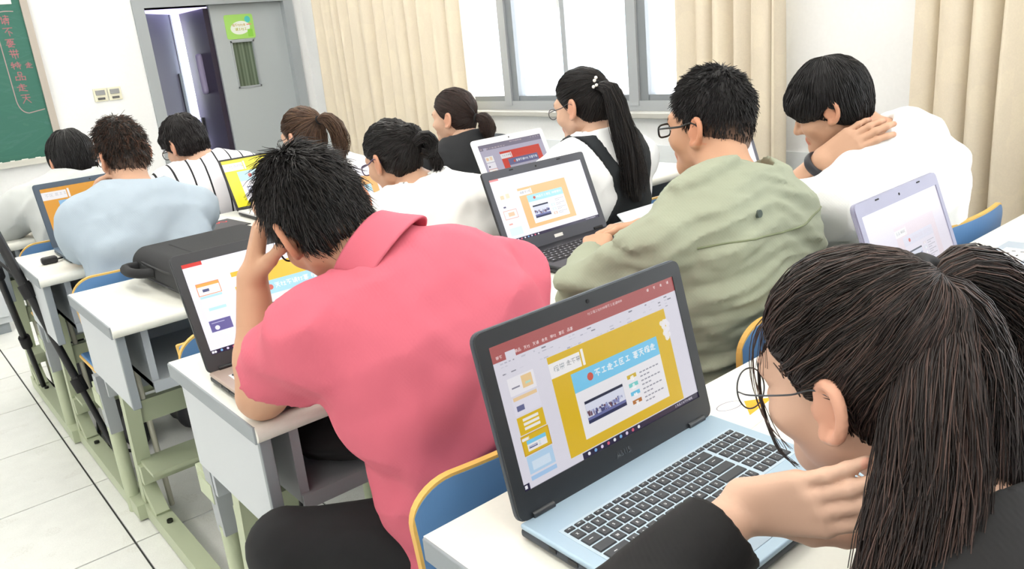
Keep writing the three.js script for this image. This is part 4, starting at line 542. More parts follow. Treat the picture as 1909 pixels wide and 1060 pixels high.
  const legF = union([ell(add3(P, [0, -0.005, 0]), [0.168 * W, 0.1, 0.115 * F]), cone(hipL, kL, 0.083 * F, 0.06), cone(hipR, kR, 0.083 * F, 0.06), cone(kL, aL, 0.058, 0.047), cone(kR, aR, 0.058, 0.047)], 0.03), all2 = [P, kL, kR, aL, aR], l2 = [0, 1, 2].map((k) => mn(...all2.map((q) => q[k])) - 0.2), h2 = [0, 1, 2].map((k) => mx(...all2.map((q) => q[k])) + 0.2); l2[1] = 0.03;
  put('trousers', surfaceNets((x, y, z) => mx(legF(x, y, z) - 0.003 * noise(x * 14, y * 14, z * 14), 0.075 - y), l2, h2, 0.016), M(o.trousers ?? 0x15161a, 0.85));
  for (const a of [aL, aR]) { const g = shoeGeometry.clone(); g.translate(a[0], 0, a[2]); put('shoe', g, shoeMat); }
  // hair
  const H = o.hair, base = H.color, pick = () => { const k = rr(0.55, 1.5), w = H.warm && rnd() < 0.35 ? H.warm : base; return [w[0] * k, w[1] * k, w[2] * k]; };
  const [ny, nz, no] = H.plane || [0.643, 0.767, 0.0138], th = H.thick || [0.012, 0.006, 0.012], cap1 = ell([0, 0.036, 0.014], [0.075 + th[1], 0.086 + th[0], 0.096 + th[2]]), nape = ell([0, -0.032, 0.05], [0.058 + th[1], 0.056, 0.047 + th[2] * 0.7]), extra = (H.extra || []).map(([c, r]) => ell(c, r));
  const capL = (x, y, z) => { let d = smin(cap1(x, y, z), nape(x, y, z), 0.03); d = smax(d, -(ny * y + nz * z + no) + (H.wob || 0.004) * noise(x * 60, y * 60, z * 60), 0.012); for (const f of extra) d = smin(d, f(x, y, z), 0.02); if (d < 0.05) { d -= (H.amp ?? 0.003) * noise(x * (H.freq || 40), y * (H.freq || 40), z * (H.freq || 40)); if (H.ears !== false) d = smax(d, 0.026 - hypot(abs(x) - 0.088, y + 0.014, z - 0.004), 0.01); } return d; };
  const capW = (x, y, z) => { const q = toL(x, y, z); return hs * capL(q[0], q[1], q[2]); };
  const cg = surfaceNets(capW, [hc[0] - 0.2, hc[1] - 0.2, hc[2] - 0.2], [hc[0] + 0.2, hc[1] + 0.2, hc[2] + 0.2], H.cell || 0.0055), list = [];
  const fade = H.fade; tint(cg, (x, y, z) => { const [a, b, c] = toL(x, y, z); let k = 0.8 + 0.25 * noise(a * 90, b * 30, c * 90), q = [base[0] * k, base[1] * k, base[2] * k]; if (fade) { const t = mx(0, mn(1, (fade[0] - (b + 0.12 * c)) / fade[1])) * (0.8 + 0.5 * noise(a * 260, b * 260, c * 260)); q = mix3(q, [skin[0] * 0.42, skin[1] * 0.42, skin[2] * 0.44], mx(0, mn(0.85, t))); } return q; });
  list.push(cg);
  const S2 = new Strands(), cp = cg.attributes.position, ci = cg.index.array, nt = ci.length / 3, cum = new Float32Array(nt); let tot = 0;
  for (let i = 0; i < nt; i++) { const A = [0, 1, 2].map((k) => V().fromBufferAttribute(cp, ci[3 * i + k])); tot += A[1].sub(A[0]).cross(A[2].sub(A[0])).length(); cum[i] = tot; }
  const eps = 0.001, grad = (p) => nrm([capL(p[0] + eps, p[1], p[2]) - capL(p[0] - eps, p[1], p[2]), capL(p[0], p[1] + eps, p[2]) - capL(p[0], p[1] - eps, p[2]), capL(p[0], p[1], p[2] + eps) - capL(p[0], p[1], p[2] - eps)]);
  const steps = H.steps || 5, tie = H.tie, whorl = H.whorl || [0, 0.13, 0.05];
  for (let i = 0; i < (H.n || 1500); i++) {
    const r = rnd() * tot; let a = 0, b = nt - 1; while (a < b) { const m = (a + b) >> 1; if (cum[m] < r) a = m + 1; else b = m; }
    let u = rnd(), v = rnd(); if (u + v > 1) { u = 1 - u; v = 1 - v; } const A = [0, 1, 2].map((k) => [cp.getX(ci[3 * a + k]), cp.getY(ci[3 * a + k]), cp.getZ(ci[3 * a + k])]), w = add3(add3(A[0], sub3(A[1], A[0]), u), sub3(A[2], A[0]), v);
    let p = toL(...w); if (fade && p[1] + 0.12 * p[2] < fade[0] - fade[1] * rr(0.2, 0.9)) continue; if (H.keep && !H.keep(p)) continue;
    const pts = [toW(p)], L = (H.len || 0.05) * rr(0.6, 1.25), lift = (H.lift || 0.003) * rr(0.3, 1.4), j = [rr(-1, 1), rr(-1, 1), rr(-1, 1)]; let h = 0.0005;
    for (let s = 1; s <= steps; s++) {
      let g = grad(p), fdir = H.flow ? H.flow(p, g) : tie ? sub3(tie, p) : add3(sub3(p, whorl), [0, -0.05, H.forward ? -H.forward : 0]); fdir = sub3(fdir, g.map((q) => q * dot3(fdir, g))); fdir = add3(nrm(fdir), j, H.mess ?? 0.18); const c = H.curl ? [H.curl * noise(p[0] * 45 + i, p[1] * 45, p[2] * 45), H.curl * noise(p[0] * 45, p[1] * 45 + i, p[2] * 45), 0] : [0, 0, 0];
      p = add3(add3(p, nrm(fdir), L / steps), c, L / steps); if (H.spike) p = add3(p, g, H.spike * L / steps * (p[1] > 0.0 ? 1 : 0.3)); else { h = 0.0005 + lift * sin(s / steps * 2.6); const dd = capL(p[0], p[1], p[2]); if (dd < 0.035) { g = grad(p); p = add3(p, g, h - dd); } }
      pts.push(toW(p)); if (tie && !H.flow && len3(sub3(p, tie)) < 0.014) break;
    }
    if (pts.length > 2) S2.add(pts, H.r0 || 0.0016, H.r1 || 0.0005, pick());
  }
  for (const t of H.tails || []) {   // pony tails: core and strands along a curve in world space
    const cv = new THREE.CatmullRomCurve3(t.pts.map((q) => V(...q))), rad = (s) => { const k = s * (t.rad.length - 1), i = mn(t.rad.length - 2, fl(k)); return t.rad[i] + (t.rad[i + 1] - t.rad[i]) * (k - i); }, fr = []; let Nn = null; const ns = t.seg || 10;
    for (let i = 0; i <= ns; i++) { const s = i / ns, C = cv.getPoint(s).toArray(), T = cv.getTangent(s).toArray(); if (!Nn) Nn = nrm(cross3(T, [0.3, 0.2, 1])); Nn = nrm(sub3(Nn, T.map((q) => q * dot3(Nn, T)))); fr.push({ C, N: Nn, B: cross3(T, Nn), R: rad(s) }); }
    const coreG = new Strands(); for (let k = 0; k < 26; k++) { const a = k / 26 * 6.283; coreG.add(fr.map((q) => add3(add3(q.C, q.N, q.R * 0.5 * cos(a)), q.B, q.R * 0.5 * sin(a) * (t.flat || 1))), (t.coreR || 0.3) * t.rad[1], t.rad[t.rad.length - 1] * 0.12, base.map((q) => q * 0.8)); } list.push(coreG.geometry());
    for (let i = 0; i < t.n; i++) { const rho = sqrt(rnd()) * 1.02, a = rr(0, 6.283), L = rr(t.minLen || 0.75, 1), ph = rr(0, 6), wv = (t.wave || 0.004) * rr(0.3, 1.5), pts = []; for (let k = 0; k <= ns; k++) { const s = k / ns; if (s > L) break; const q = fr[k], aa = a + 0.5 * s * (t.twist || 1) + 0.25 * sin(s * 5 + ph), rq = q.R * (rho + (t.fray || 0) * s * s * rr(-1, 1)); pts.push(add3(add3(add3(q.C, q.N, rq * cos(aa)), q.B, rq * sin(aa) * (t.flat || 1)), [sin(s * 9 + ph), cos(s * 7 + ph), sin(s * 8 + 2 * ph)], wv * s)); } if (pts.length > 2) S2.add(pts, t.r0 || 0.0012, t.r1 || 0.0004, pick()); }
  }
  for (const wsp of H.wisps || []) { const c = pick(); for (let k = 0; k < (wsp.n || 5); k++) { const cv = new THREE.CatmullRomCurve3(wsp.pts.map((q) => V(q[0] + rr(-1, 1) * (wsp.spread || 0.004), q[1] + rr(-1, 1) * (wsp.spread || 0.004), q[2] + rr(-1, 1) * (wsp.spread || 0.004)))); S2.add(cv.getPoints(14).map((q) => q.toArray()), 0.0007, 0.0003, c); } }
  if (S2.pos.length) list.push(S2.geometry());
  const hairMesh = put('hair', gather(list), hairMat, H.label);
  if (H.band) { const [bp, bd, br, bt] = H.band; const g = new THREE.TorusGeometry(br, bt, 10, 28); g.applyQuaternion(new THREE.Quaternion().setFromUnitVectors(V(0, 0, 1), V(...nrm(bd)))); g.translate(...bp); put('hair_tie', g, M(0x0c0c0f, 0.8)); }
  for (const [i, q] of (H.pearls || []).entries()) put('hair_pearl', new THREE.SphereGeometry(0.0055, 12, 8).translate(...q), M(0xf3f0ea, 0.2));
  for (const c of H.clips || []) put('hair_clip', tube(c, 0.0018, 16, 6), M(0xb9b6ba, 0.2, { metalness: 0.5 }));
  // glasses
  if (o.glasses) {
    const G = new THREE.Group(); G.name = 'glasses'; root.add(G); const g = o.glasses, gm = M(g.color, 0.3, { metalness: g.metal || 0 }), drop = g.drop || 0, zf = -0.112 - (g.out || 0), W2 = (p) => add3(toW(p), O);
    for (const s of [-1, 1]) { const ring = []; for (let i = 0; i < 20; i++) { const a = i / 20 * 6.283, e = g.round ? 1 : 0.62, cx = Math.sign(cos(a)) * abs(cos(a)) ** e, sy = Math.sign(sin(a)) * abs(sin(a)) ** e; ring.push(W2([s * (0.034 + (g.lens || 0.025) * cx * s * s), -0.002 - drop + (g.lensH || 0.019) * sy, zf + 0.1 * mx(0, abs(s * 0.034 + (g.lens || 0.025) * cx) - 0.03)])); } part('rim', tube(ring, g.r || 0.0018, 60, 6, true), gm, G);
      const lg = new THREE.BufferGeometry(), ctr = ring.reduce((q, p) => add3(q, p), [0, 0, 0]).map((q) => q / 20), lp = []; for (let i = 0; i < 20; i++) lp.push(...ctr, ...ring[i], ...ring[(i + 1) % 20]); lg.setAttribute('position', new THREE.Float32BufferAttribute(lp, 3)); lg.computeVertexNormals(); part('lens', lg, pane, G);
      part('temple', tube([W2([s * 0.062, 0.006 - drop, zf + 0.006]), W2([s * 0.076, 0.008 - drop * 0.7, zf + 0.03]), W2([s * 0.083, 0.01, -0.03]), W2([s * 0.085, 0.017, 0.004]), W2([s * 0.084, -0.004, 0.034])], (g.r || 0.0018) * 1.05, 30, 6), gm, G); }
    part('bridge', tube([W2([-0.011, 0.002 - drop, zf]), W2([0, 0.006 - drop, zf - 0.004]), W2([0.011, 0.002 - drop, zf])], (g.r || 0.0018) * 0.9, 12, 6), gm, G);
  }
  if (o.extra) o.extra({ root, put, shirtF, toW, N, neckDir });
  return root;
}
const shoeMat = M(0x2a2b30, 0.6);
const shoeGeometry = surfaceNets((x, y, z) => mx(union([cone([0, 0.045, 0.04], [0, 0.035, -0.13], 0.042, 0.038), cone([0, 0.05, 0.03], [0, 0.12, 0.02], 0.042, 0.04), cone([0, 0.03, -0.1], [0, 0.028, -0.17], 0.038, 0.03)], 0.02)(x, y, z), 0.002 - y), [-0.08, -0.01, -0.24], [0.08, 0.2, 0.12], 0.012);
const cloth = (color, o = {}) => MP(color, 0.85, { bumpMap: weave, bumpScale: 0.0005, sheen: 0.15, sheenRoughness: 0.6, ...o });
// ---------- the people ----------
const SKIN = [0.62, 0.37, 0.25], SKIN2 = [0.66, 0.42, 0.3], SKIN3 = [0.58, 0.33, 0.21];
const BLACK = [0.012, 0.011, 0.012], SOFT = [0.02, 0.016, 0.015], BROWN = [0.075, 0.04, 0.026], WARM = [0.06, 0.034, 0.022];
makePerson({ headScale: 0.88, label: 'person in a pink polo shirt leaning their head on the left hand', pelvis: [0.715, 0.54, -1.02], neck: [0.64, 0.985, -1.09], head: [0.572, 1.082, -1.22], yaw: -4, pitch: -30, roll: 18, shL: [0.482, 0.925, -1.105], shR: [0.835, 0.925, -1.085], elL: [0.443, 0.792, -1.285], wrL: [0.482, 0.985, -1.33], elR: [0.92, 0.8, -1.24], wrR: [0.8, 0.792, -1.42], wide: 0.97, bow: 0.05, skin: SKIN3, cell: 0.009, headCell: 0.003,
  handL: { d: [0.28, 0.92, 0.12], n: [0.9, -0.25, 0.3], curl: [0.35, 0.38, 0.4, 0.45], cell: 0.003 }, kneeL: [0.4, 0.55, -1.2], ankL: [0.43, 0.1, -1.1], kneeR: [0.75, 0.465, -1.36],
  shirt: { mat: cloth(0xd06577), sleeve: 0.55, loose: 0.022, flare: 1.25, ease: 0.018, folds: 0.013, cell: 0.0068, hem: 0.47, neckCut: 0.055, collar: [[0.064, 0.088], [0.067, 0.092], [0.072, 0.088], [0.083, 0.062], [0.1, 0.03], [0.101, 0.025], [0.096, 0.025], [0.078, 0.05], [0.064, 0.08], [0.064, 0.088]] },
  trousers: 0x101114, hair: { color: BLACK, thick: [0.018, 0.006, 0.011], amp: 0.006, freq: 30, n: 7200, len: 0.034, spike: 0.32, mess: 0.34, steps: 4, r0: 0.0011, r1: 0.0003, fade: [-0.025, 0.045], forward: 0.02, warm: SOFT, cell: 0.004 }, glasses: { color: 0x141417 } });
makePerson({ headScale: 0.87, label: 'person in a sage green long-sleeved shirt with both hands at the black laptop', pelvis: [1.41, 0.54, -1.03], neck: [1.405, 0.985, -1.015], head: [1.462, 1.112, -1.105], yaw: 6, pitch: -4, roll: 0, shL: [1.21, 0.915, -1.025], shR: [1.605, 0.905, -1.035], elL: [1.155, 0.8, -1.215], wrL: [1.335, 0.812, -1.35], elR: [1.735, 0.812, -1.26], wrR: [1.6, 0.812, -1.44], wide: 1.16, bow: 0.03, skin: SKIN3, cell: 0.009, headCell: 0.003,
  handL: { d: [0.72, 0.22, -0.66], n: [0.15, -0.95, -0.15], curl: [0.85, 0.88, 0.9, 0.9], cell: 0.003 }, handR: { d: [-0.9, 0.12, -0.25], n: [-0.05, -0.95, 0.1], curl: [0.4, 0.42, 0.45, 0.5], cell: 0.003 },
  shirt: { mat: cloth(0x999f8b), sleeve: 1.66, loose: 0.014, flare: 1.2, ease: 0.02, folds: 0.013, cell: 0.0065, hem: 0.46, foldAt: (x, y, z) => { const s = y + 0.5 * (x - 1.4) * ((x - 1.4) > 0 ? 0.35 : -0.6), n = noise(x * 3.2, y * 3, z * 3); return (1 - 2 * abs(noise(x * 2.4 + 3, s * 24 + n * 1.6, z * 5))) * 0.9 + 0.6 * noise(x * 5, s * 46, z * 8) + 0.25 * noise(x * 30, y * 40, z * 30) - 0.4; },
    collar: [[0.063, 0.03], [0.066, 0.033], [0.071, 0.03], [0.078, 0.0], [0.074, -0.01], [0.064, 0.005], [0.063, 0.03]] },
  hair: { color: BLACK, thick: [0.022, 0.005, 0.01], amp: 0.0035, freq: 40, n: 5600, len: 0.015, spike: 0.55, mess: 0.3, steps: 3, r0: 0.0012, r1: 0.0004, fade: [0.028, 0.065], forward: 0.02, cell: 0.004 }, glasses: { color: 0x141417, r: 0.0022, lensH: 0.016 },
  extra: ({ put, shirtF }) => {
    const skin = (x, y) => { let a = -0.65, b = -1.05; for (let i = 0; i < 24; i++) { const m = (a + b) / 2; if (shirtF(x, y, m) > 0) a = m; else b = m; } return a; }, pts = [];
    for (let i = 0; i <= 16; i++) { const x = 1.2 + i * 0.024, y = 0.918 + 0.006 * sin(i * 0.5); pts.push([x, y, skin(x, y) + 0.0005]); } put('yoke_seam', tube(pts, 0.0022, 60, 6), M(0x7c8468, 0.9));
    const z = skin(1.335, 0.962); put('button', cyl([1.335, 0.962, z - 0.002], [1.335, 0.963, z + 0.005], 0.0085, 0.008, 14), M(0x4b5650, 0.3)); } });
makePerson({ headScale: 0.84, label: 'person in a white tee at the right, resting a hand on the neck', pelvis: [2.12, 0.54, -1.02], neck: [2.02, 0.985, -0.995], head: [1.95, 1.088, -1.1], yaw: 24, pitch: -22, roll: 2, shL: [1.83, 0.865, -1.01], shR: [2.27, 0.9, -0.97], elL: [1.9, 0.8, -1.26], wrL: [1.876, 0.968, -1.072], elR: [2.42, 0.8, -1.2], wrR: [2.3, 0.79, -1.4], wide: 1.14, bow: 0.05, skin: SKIN, cell: 0.01, headCell: 0.0033,
  handL: { d: [0.25, 0.55, 0.75], n: [0.9, -0.25, -0.2], curl: [0.4, 0.4, 0.45, 0.5], cell: 0.003 },
  shirt: { mat: cloth(0xf2f3f3), sleeve: 0.6, loose: 0.026, flare: 1.3, ease: 0.016, folds: 0.014, cell: 0.008, hem: 0.46 },
  hair: { color: BLACK, thick: [0.028, 0.02, 0.022], plane: [0.8, 0.6, 0.024], amp: 0.004, freq: 30, n: 2800, len: 0.075, lift: 0.004, steps: 5, mess: 0.12, r0: 0.0017, r1: 0.0006, extra: [[[0, 0.05, -0.078], [0.066, 0.042, 0.034]], [[-0.055, 0.03, -0.045], [0.03, 0.04, 0.045]], [[0.055, 0.03, -0.045], [0.03, 0.04, 0.045]]], cell: 0.0042 },
  extra: ({ put }) => { const a = [1.876, 0.968, -1.072], d = nrm(sub3(a, [1.9, 0.8, -1.26])), c = add3(a, d, -0.02), g = new THREE.TorusGeometry(0.031, 0.006, 10, 28); g.scale(1, 1, 2); g.applyQuaternion(new THREE.Quaternion().setFromUnitVectors(V(0, 0, 1), V(...d))); g.translate(...c); put('wristband', g, M(0x2b2c33, 0.5)); } });
makePerson({ label: 'person nearest the camera in black, long ponytail and round glasses, cheek resting on a hand', female: true, pelvis: [0.66, 0.54, -0.02], neck: [0.668, 0.875, -0.235], head: [0.7, 0.995, -0.36], yaw: 0, pitch: -14, roll: 5, headScale: 0.94, shL: [0.505, 0.83, -0.165], shR: [0.83, 0.83, -0.165], elL: [0.432, 0.796, -0.452], wrL: [0.6, 0.868, -0.42], elR: [1.06, 0.8, -0.27], wrR: [1.0, 0.79, -0.42], skin: [0.7, 0.45, 0.33], cell: 0.008, headCell: 0.003, bow: 0.06,
  handL: { d: [0.0, 0.42, 0.9], n: [1, 0.12, -0.05], curl: [0.32, 0.3, 0.28, 0.26], cell: 0.0028, thumb: 0.5, spread: 0.2 },
  shirt: { mat: cloth(0x0e0e10), sleeve: 1.83, loose: 0.014, flare: 1.1, folds: 0.004, cell: 0.008 },
  hair: { color: [0.02, 0.014, 0.013], warm: [0.07, 0.042, 0.035], thick: [0.013, 0.009, 0.012], plane: [0.6, 0.8, 0.016], amp: 0.003, freq: 36, n: 7200, len: 0.13, lift: 0.005, steps: 8, mess: 0.1, tie: [0.034, 0.088, 0.086], r0: 0.0008, r1: 0.0005, cell: 0.0034, wob: 0.014,
    tails: [
      { pts: [[0.724, 1.084, -0.308], [0.715, 1.072, -0.29], [0.685, 1.046, -0.276], [0.648, 1.015, -0.264], [0.624, 0.955, -0.254], [0.588, 0.9, -0.246], [0.55, 0.84, -0.24]], rad: [0.01, 0.013, 0.023, 0.036, 0.042, 0.044, 0.042], n: 3400, seg: 11, twist: 0.4, wave: 0.006, r0: 0.0008, r1: 0.0005, coreR: 0.6 },
      { pts: [[0.726, 1.088, -0.308], [0.76, 1.096, -0.3], [0.81, 1.068, -0.288], [0.832, 1.02, -0.275], [0.822, 0.95, -0.262], [0.795, 0.88, -0.25], [0.75, 0.8, -0.24]], rad: [0.01, 0.015, 0.03, 0.041, 0.046, 0.048, 0.046], n: 2200, seg: 11, twist: 0.6, wave: 0.016, r0: 0.0008, r1: 0.0005, fray: 0.3, coreR: 0.5 },
      { pts: [[0.726, 1.088, -0.308], [0.736, 1.078, -0.29], [0.742, 1.04, -0.278], [0.72, 0.98, -0.265], [0.69, 0.9, -0.25], [0.66, 0.82, -0.24]], rad: [0.01, 0.015, 0.03, 0.042, 0.048, 0.046], n: 1800, seg: 11, twist: 0.5, wave: 0.01, r0: 0.0008, r1: 0.0005, coreR: 0.6 }],
    wisps: [{ pts: [[0.668, 1.05, -0.425], [0.657, 0.997, -0.44], [0.653, 0.95, -0.434], [0.634, 0.924, -0.404], [0.615, 0.925, -0.372]], n: 12, spread: 0.002 }, { pts: [[0.672, 1.065, -0.425], [0.655, 1.03, -0.445], [0.648, 0.99, -0.442], [0.64, 0.95, -0.42], [0.628, 0.93, -0.39]], n: 6, spread: 0.004 }, { pts: [[0.668, 1.075, -0.41], [0.65, 1.05, -0.43], [0.643, 1.0, -0.43]], n: 8, spread: 0.006 }],
    band: [[0.722, 1.093, -0.301], [0.15, 0.7, 0.7], 0.021, 0.0095], clips: [[[0.69, 1.098, -0.372], [0.7, 1.106, -0.358], [0.712, 1.108, -0.345]]] },
  glasses: { color: 0x4a4d52, metal: 0.6, r: 0.0009, round: true, lens: 0.024, lensH: 0.024, drop: 0.006, out: 0.008 } });
makePerson({ label: 'person in white blouse and black pinafore with a very long black ponytail', headScale: 0.93, female: true, pelvis: [1.88, 0.54, -1.94], neck: [1.885, 0.985, -1.85], head: [1.875, 1.1, -1.92], yaw: 12, pitch: -12, roll: 0, shL: [1.745, 0.925, -1.88], shR: [2.035, 0.915, -1.84], elL: [1.7, 0.8, -2.06], wrL: [1.78, 0.79, -2.12], elR: [2.1, 0.8, -2.04], wrR: [2.0, 0.79, -2.16], skin: SKIN2,
  shirt: { mat: cloth(0xf0f2f4), sleeve: 1.8, loose: 0.026, folds: 0.01, ease: 0.016, over: [['pinafore', cloth(0x1c2126), 0.006, (x, y, z) => { const u = x - 1.885, s = mn(abs(u + 0.02 + (y - 0.8) * 0.38 * 1.0 + 0.0) - 0.024, abs(u - 0.055 - (y - 0.8) * 0.25) - 0.036), b = y - 0.83; return mx(mn(s, mx(b, abs(u - 0.02) - 0.11 + 0.5 * (y - 0.75))), y - 1.02); }]] },
  hair: { color: BLACK, thick: [0.012, 0.008, 0.012], n: 1800, len: 0.12, tie: [0.0, 0.06, 0.112], steps: 6, mess: 0.08, r0: 0.0015, r1: 0.0008, warm: SOFT, tails: [{ pts: [[1.852, 1.165, -1.815], [1.862, 1.15, -1.775], [1.87, 1.06, -1.75], [1.875, 0.96, -1.725], [1.885, 0.86, -1.72], [1.895, 0.8, -1.72]], rad: [0.011, 0.026, 0.034, 0.04, 0.044, 0.026], n: 900, wave: 0.008, r0: 0.0016, r1: 0.0006, fray: 0.3, minLen: 0.7 }, { pts: [[1.855, 1.165, -1.812], [1.885, 1.15, -1.78], [1.91, 1.08, -1.77], [1.915, 1.0, -1.76]], rad: [0.008, 0.012, 0.012, 0.006], n: 160, wave: 0.01, r0: 0.0016, r1: 0.0006 }], band: [[1.852, 1.166, -1.818], [0.0, 0.35, 0.9], 0.011, 0.005], pearls: [[1.842, 1.182, -1.822], [1.852, 1.19, -1.825], [1.832, 1.164, -1.818], [1.84, 1.168, -1.812]] }, glasses: { color: 0x3a3a40, r: 0.0014, round: true } });
makePerson({ headScale: 0.9, label: 'person in a black tee with a low brown ponytail by the beige curtain', female: true, pelvis: [1.95, 0.54, -2.76], neck: [1.9843, 0.9319, -2.7083], head: [1.9695, 1.04, -2.7772], yaw: 26, pitch: -3, shL: [1.8179, 0.8736, -2.7242], shR: [2.1359, 0.8789, -2.703], elL: [1.76, 0.8, -2.92], wrL: [1.86, 0.79, -3.05], elR: [2.19, 0.8, -2.92], wrR: [2.08, 0.79, -3.05], skin: SKIN2,
  shirt: { mat: cloth(0x17191d), sleeve: 0.62, loose: 0.02, flare: 1.3 },
  hair: { color: [0.03, 0.018, 0.015], warm: [0.05, 0.026, 0.022], thick: [0.014, 0.009, 0.014], n: 1400, len: 0.1, tie: [0.0, -0.01, 0.118], steps: 7, mess: 0.06, r0: 0.0018, r1: 0.0009, tails: [{ pts: [[2.0013, 1.0347, -2.6627], [2.014, 1.0273, -2.6341], [2.0193, 0.9902, -2.6182], [2.0193, 0.9425, -2.6235]], rad: [0.012, 0.03, 0.034, 0.016], n: 500, r0: 0.0018, r1: 0.0008 }], band: [[2.0013, 1.0347, -2.6606], [0.3, -0.1, 0.95], 0.013, 0.006] } });
makePerson({ label: 'person in a white tee with black sleeve stripes and a black hair bun', headScale: 0.86, female: true, pelvis: [1.26, 0.54, -1.95], neck: [1.268, 0.93, -1.98], head: [1.225, 1.03, -2.06], yaw: 10, pitch: -18, roll: 4, shL: [1.105, 0.885, -1.985], shR: [1.435, 0.875, -1.95], elL: [1.06, 0.8, -2.12], wrL: [1.12, 0.79, -2.22], elR: [1.48, 0.795, -2.02], wrR: [1.4, 0.79, -2.2], skin: SKIN, wide: 1.1, bow: 0.08,
  shirt: { mat: cloth(0xf3f3f1), sleeve: 0.78, loose: 0.022, flare: 1.3, folds: 0.011, hem: 0.46, over: [['sleeve_stripe', M(0x1d1f26, 0.8), 0.0008, (x, y, z) => { const a = [1.435, 0.875, -1.95], e = [1.48, 0.795, -2.02], d = nrm(sub3(e, a)), h = dot3([x - a[0], y - a[1], z - a[2]], d), L = len3(sub3(e, a)) * 0.78; return x < 1.4 ? 1 : mn(abs(h - L + 0.012) - 0.0028, abs(h - L + 0.022) - 0.0028); }]] },
  hair: { color: [0.014, 0.012, 0.012], thick: [0.013, 0.01, 0.014], n: 1800, len: 0.1, tie: [0.02, 0.04, 0.115], steps: 6, mess: 0.12, r0: 0.0017, r1: 0.0008, extra: [[[0.022, 0.045, 0.118], [0.042, 0.036, 0.03]], [[0.03, 0.0, 0.112], [0.036, 0.034, 0.024]]], amp: 0.006, freq: 45, tails: [{ pts: [[1.24, 1.075, -1.955], [1.27, 1.092, -1.942], [1.286, 1.07, -1.936], [1.272, 1.046, -1.936], [1.25, 1.055, -1.94]], rad: [0.012, 0.018, 0.02, 0.018, 0.014], n: 260, r0: 0.0016, r1: 0.0008, wave: 0.004 }, { pts: [[1.285, 1.06, -1.95], [1.3, 1.01, -1.94], [1.305, 0.97, -1.945]], rad: [0.014, 0.016, 0.006], n: 160, r0: 0.0015, r1: 0.0006, wave: 0.01 }] }, glasses: { color: 0x4a3a5c, r: 0.0018 } });
makePerson({ headScale: 0.88, label: 'brown-haired person with a ponytail mostly hidden behind the pink person\u2019s hair', female: true, pelvis: [1.36, 0.54, -2.79], neck: [1.37, 0.945, -2.83], head: [1.35, 1.045, -2.9], yaw: 18, pitch: -10, shL: [1.225, 0.89, -2.83], shR: [1.51, 0.89, -2.81], elL: [1.18, 0.8, -3.0], wrL: [1.25, 0.79, -3.06], elR: [1.55, 0.8, -3.0], wrR: [1.47, 0.79, -3.06], skin: SKIN2,
  shirt: { mat: cloth(0xdcdfe4), sleeve: 0.62, loose: 0.018 },
  hair: { color: BROWN, warm: [0.13, 0.075, 0.045], thick: [0.014, 0.009, 0.014], n: 1400, len: 0.1, tie: [0.0, 0.06, 0.11], steps: 7, mess: 0.1, r0: 0.0018, r1: 0.0009, tails: [{ pts: [[1.372, 1.11, -2.79], [1.39, 1.115, -2.765], [1.41, 1.08, -2.745], [1.42, 1.02, -2.74], [1.42, 0.95, -2.74]], rad: [0.012, 0.022, 0.03, 0.03, 0.015], n: 500, r0: 0.0018, r1: 0.0008, wave: 0.008 }], band: [[1.372, 1.11, -2.79], [0.3, 0.3, 0.9], 0.012, 0.005] }, glasses: { color: 0x2a2a30, r: 0.0014, round: true } });
const stripeTex = canvas(256, 64, (x, w, h) => { x.fillStyle = '#f1eff5'; x.fillRect(0, 0, w, h); x.fillStyle = '#16171d'; x.fillRect(112, 0, 30, h); }); stripeTex.wrapS = stripeTex.wrapT = THREE.RepeatWrapping;
makePerson({ headScale: 0.88, label: 'person with glasses in a white shirt with thin black vertical stripes', pelvis: [1.16, 0.54, -3.53], neck: [1.1819, 0.9319, -3.5351], head: [1.1321, 1.025, -3.604], yaw: 22, pitch: -24, shL: [1.0229, 0.8736, -3.5616], shR: [1.3377, 0.8895, -3.498], elL: [0.98, 0.8, -3.7], wrL: [1.07, 0.79, -3.82], elR: [1.38, 0.8, -3.68], wrR: [1.28, 0.79, -3.82], skin: SKIN2, bow: 0.07,
  shirt: { mat: MP(0xffffff, 0.8, { map: stripeTex }), sleeve: 0.7, loose: 0.024, flare: 1.3, hem: 0.46, uv: (x, y, z) => [(x - 1.11 - 0.25 * (y - 0.9) * 0) / 0.058, y * 4] },
  hair: { color: [0.018, 0.015, 0.016], thick: [0.026, 0.016, 0.02], plane: [0.75, 0.66, 0.02], amp: 0.008, freq: 34, n: 1800, len: 0.06, lift: 0.006, curl: 0.5, mess: 0.3, r0: 0.0018, r1: 0.0007, extra: [[[0, 0.06, -0.075], [0.06, 0.035, 0.035]]] }, glasses: { color: 0x26262c } });
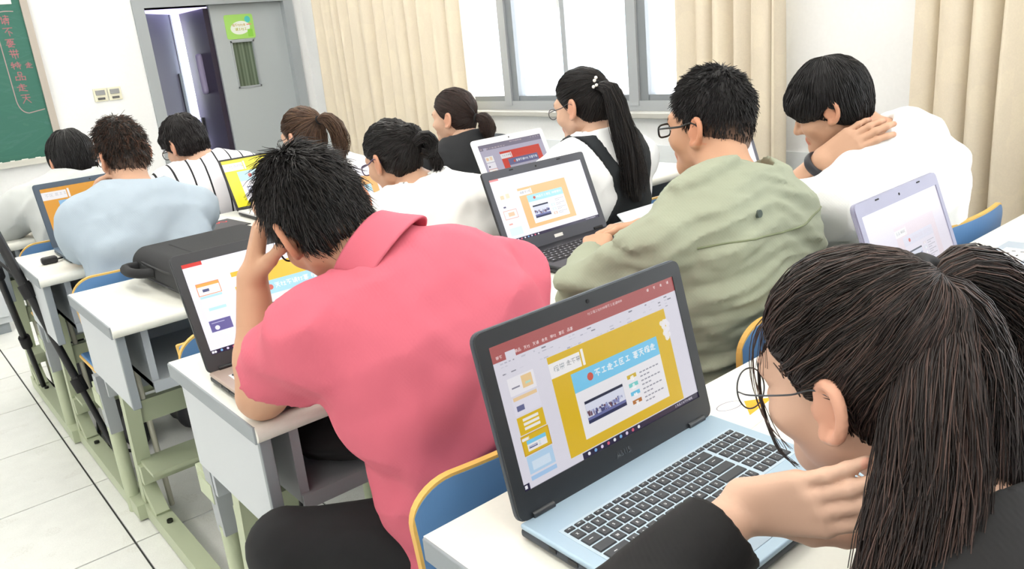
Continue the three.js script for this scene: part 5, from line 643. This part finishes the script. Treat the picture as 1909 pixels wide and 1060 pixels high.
makePerson({ headScale: 0.86, label: 'person in a grey-blue tee with brown-tinted short hair and hand at the mouth', pelvis: [0.67, 0.54, -2.77], neck: [0.6943, 0.9531, -2.8461], head: [0.7123, 1.082, -2.9256], yaw: 8, pitch: -10, roll: 4, shL: [0.5247, 0.9001, -2.8514], shR: [0.8713, 0.8789, -2.8249], elL: [0.525, 0.795, -2.96], wrL: [0.595, 0.94, -2.985], elR: [0.895, 0.8, -2.93], wrR: [0.83, 0.79, -3.05], skin: SKIN, wide: 1.05, bow: 0.07,
  handL: { d: [0.35, 0.6, 0.3], n: [0.6, -0.5, 0.5], curl: [0.7, 0.7, 0.7, 0.7] },
  shirt: { mat: cloth(0xa9b7c4), sleeve: 0.82, loose: 0.022, flare: 1.2, folds: 0.011, hem: 0.46 },
  hair: { color: [0.02, 0.014, 0.012], warm: [0.07, 0.03, 0.017], thick: [0.026, 0.007, 0.009], amp: 0.01, freq: 42, n: 4200, len: 0.026, spike: 0.3, curl: 0.9, mess: 0.45, r0: 0.0013, r1: 0.0006, fade: [0.0, 0.06] }, glasses: { color: 0x26262c, r: 0.0015 } });
makePerson({ headScale: 0.92, label: 'person in a light grey shirt at the far left below the blackboard', pelvis: [0.66, 0.54, -3.57], neck: [0.69, 0.935, -3.69], head: [0.715, 1.015, -3.75], yaw: 4, pitch: -20, shL: [0.5, 0.875, -3.7], shR: [0.82, 0.875, -3.68], elL: [0.4, 0.795, -3.8], wrL: [0.5, 0.79, -3.97], elR: [0.9, 0.8, -3.82], wrR: [0.8, 0.79, -3.98], skin: SKIN, wide: 1.05, bow: 0.08,
  shirt: { mat: cloth(0xc3c7c6), sleeve: 0.95, loose: 0.026, flare: 1.1, folds: 0.012, hem: 0.46 },
  hair: { color: BLACK, thick: [0.02, 0.018, 0.02], plane: [0.85, 0.53, 0.03], amp: 0.004, freq: 30, n: 1800, len: 0.08, lift: 0.004, mess: 0.1, steps: 7, r0: 0.0018, r1: 0.0008, extra: [[[0, 0.05, -0.078], [0.062, 0.04, 0.032]]] } });
renderer.render(scene, camera);
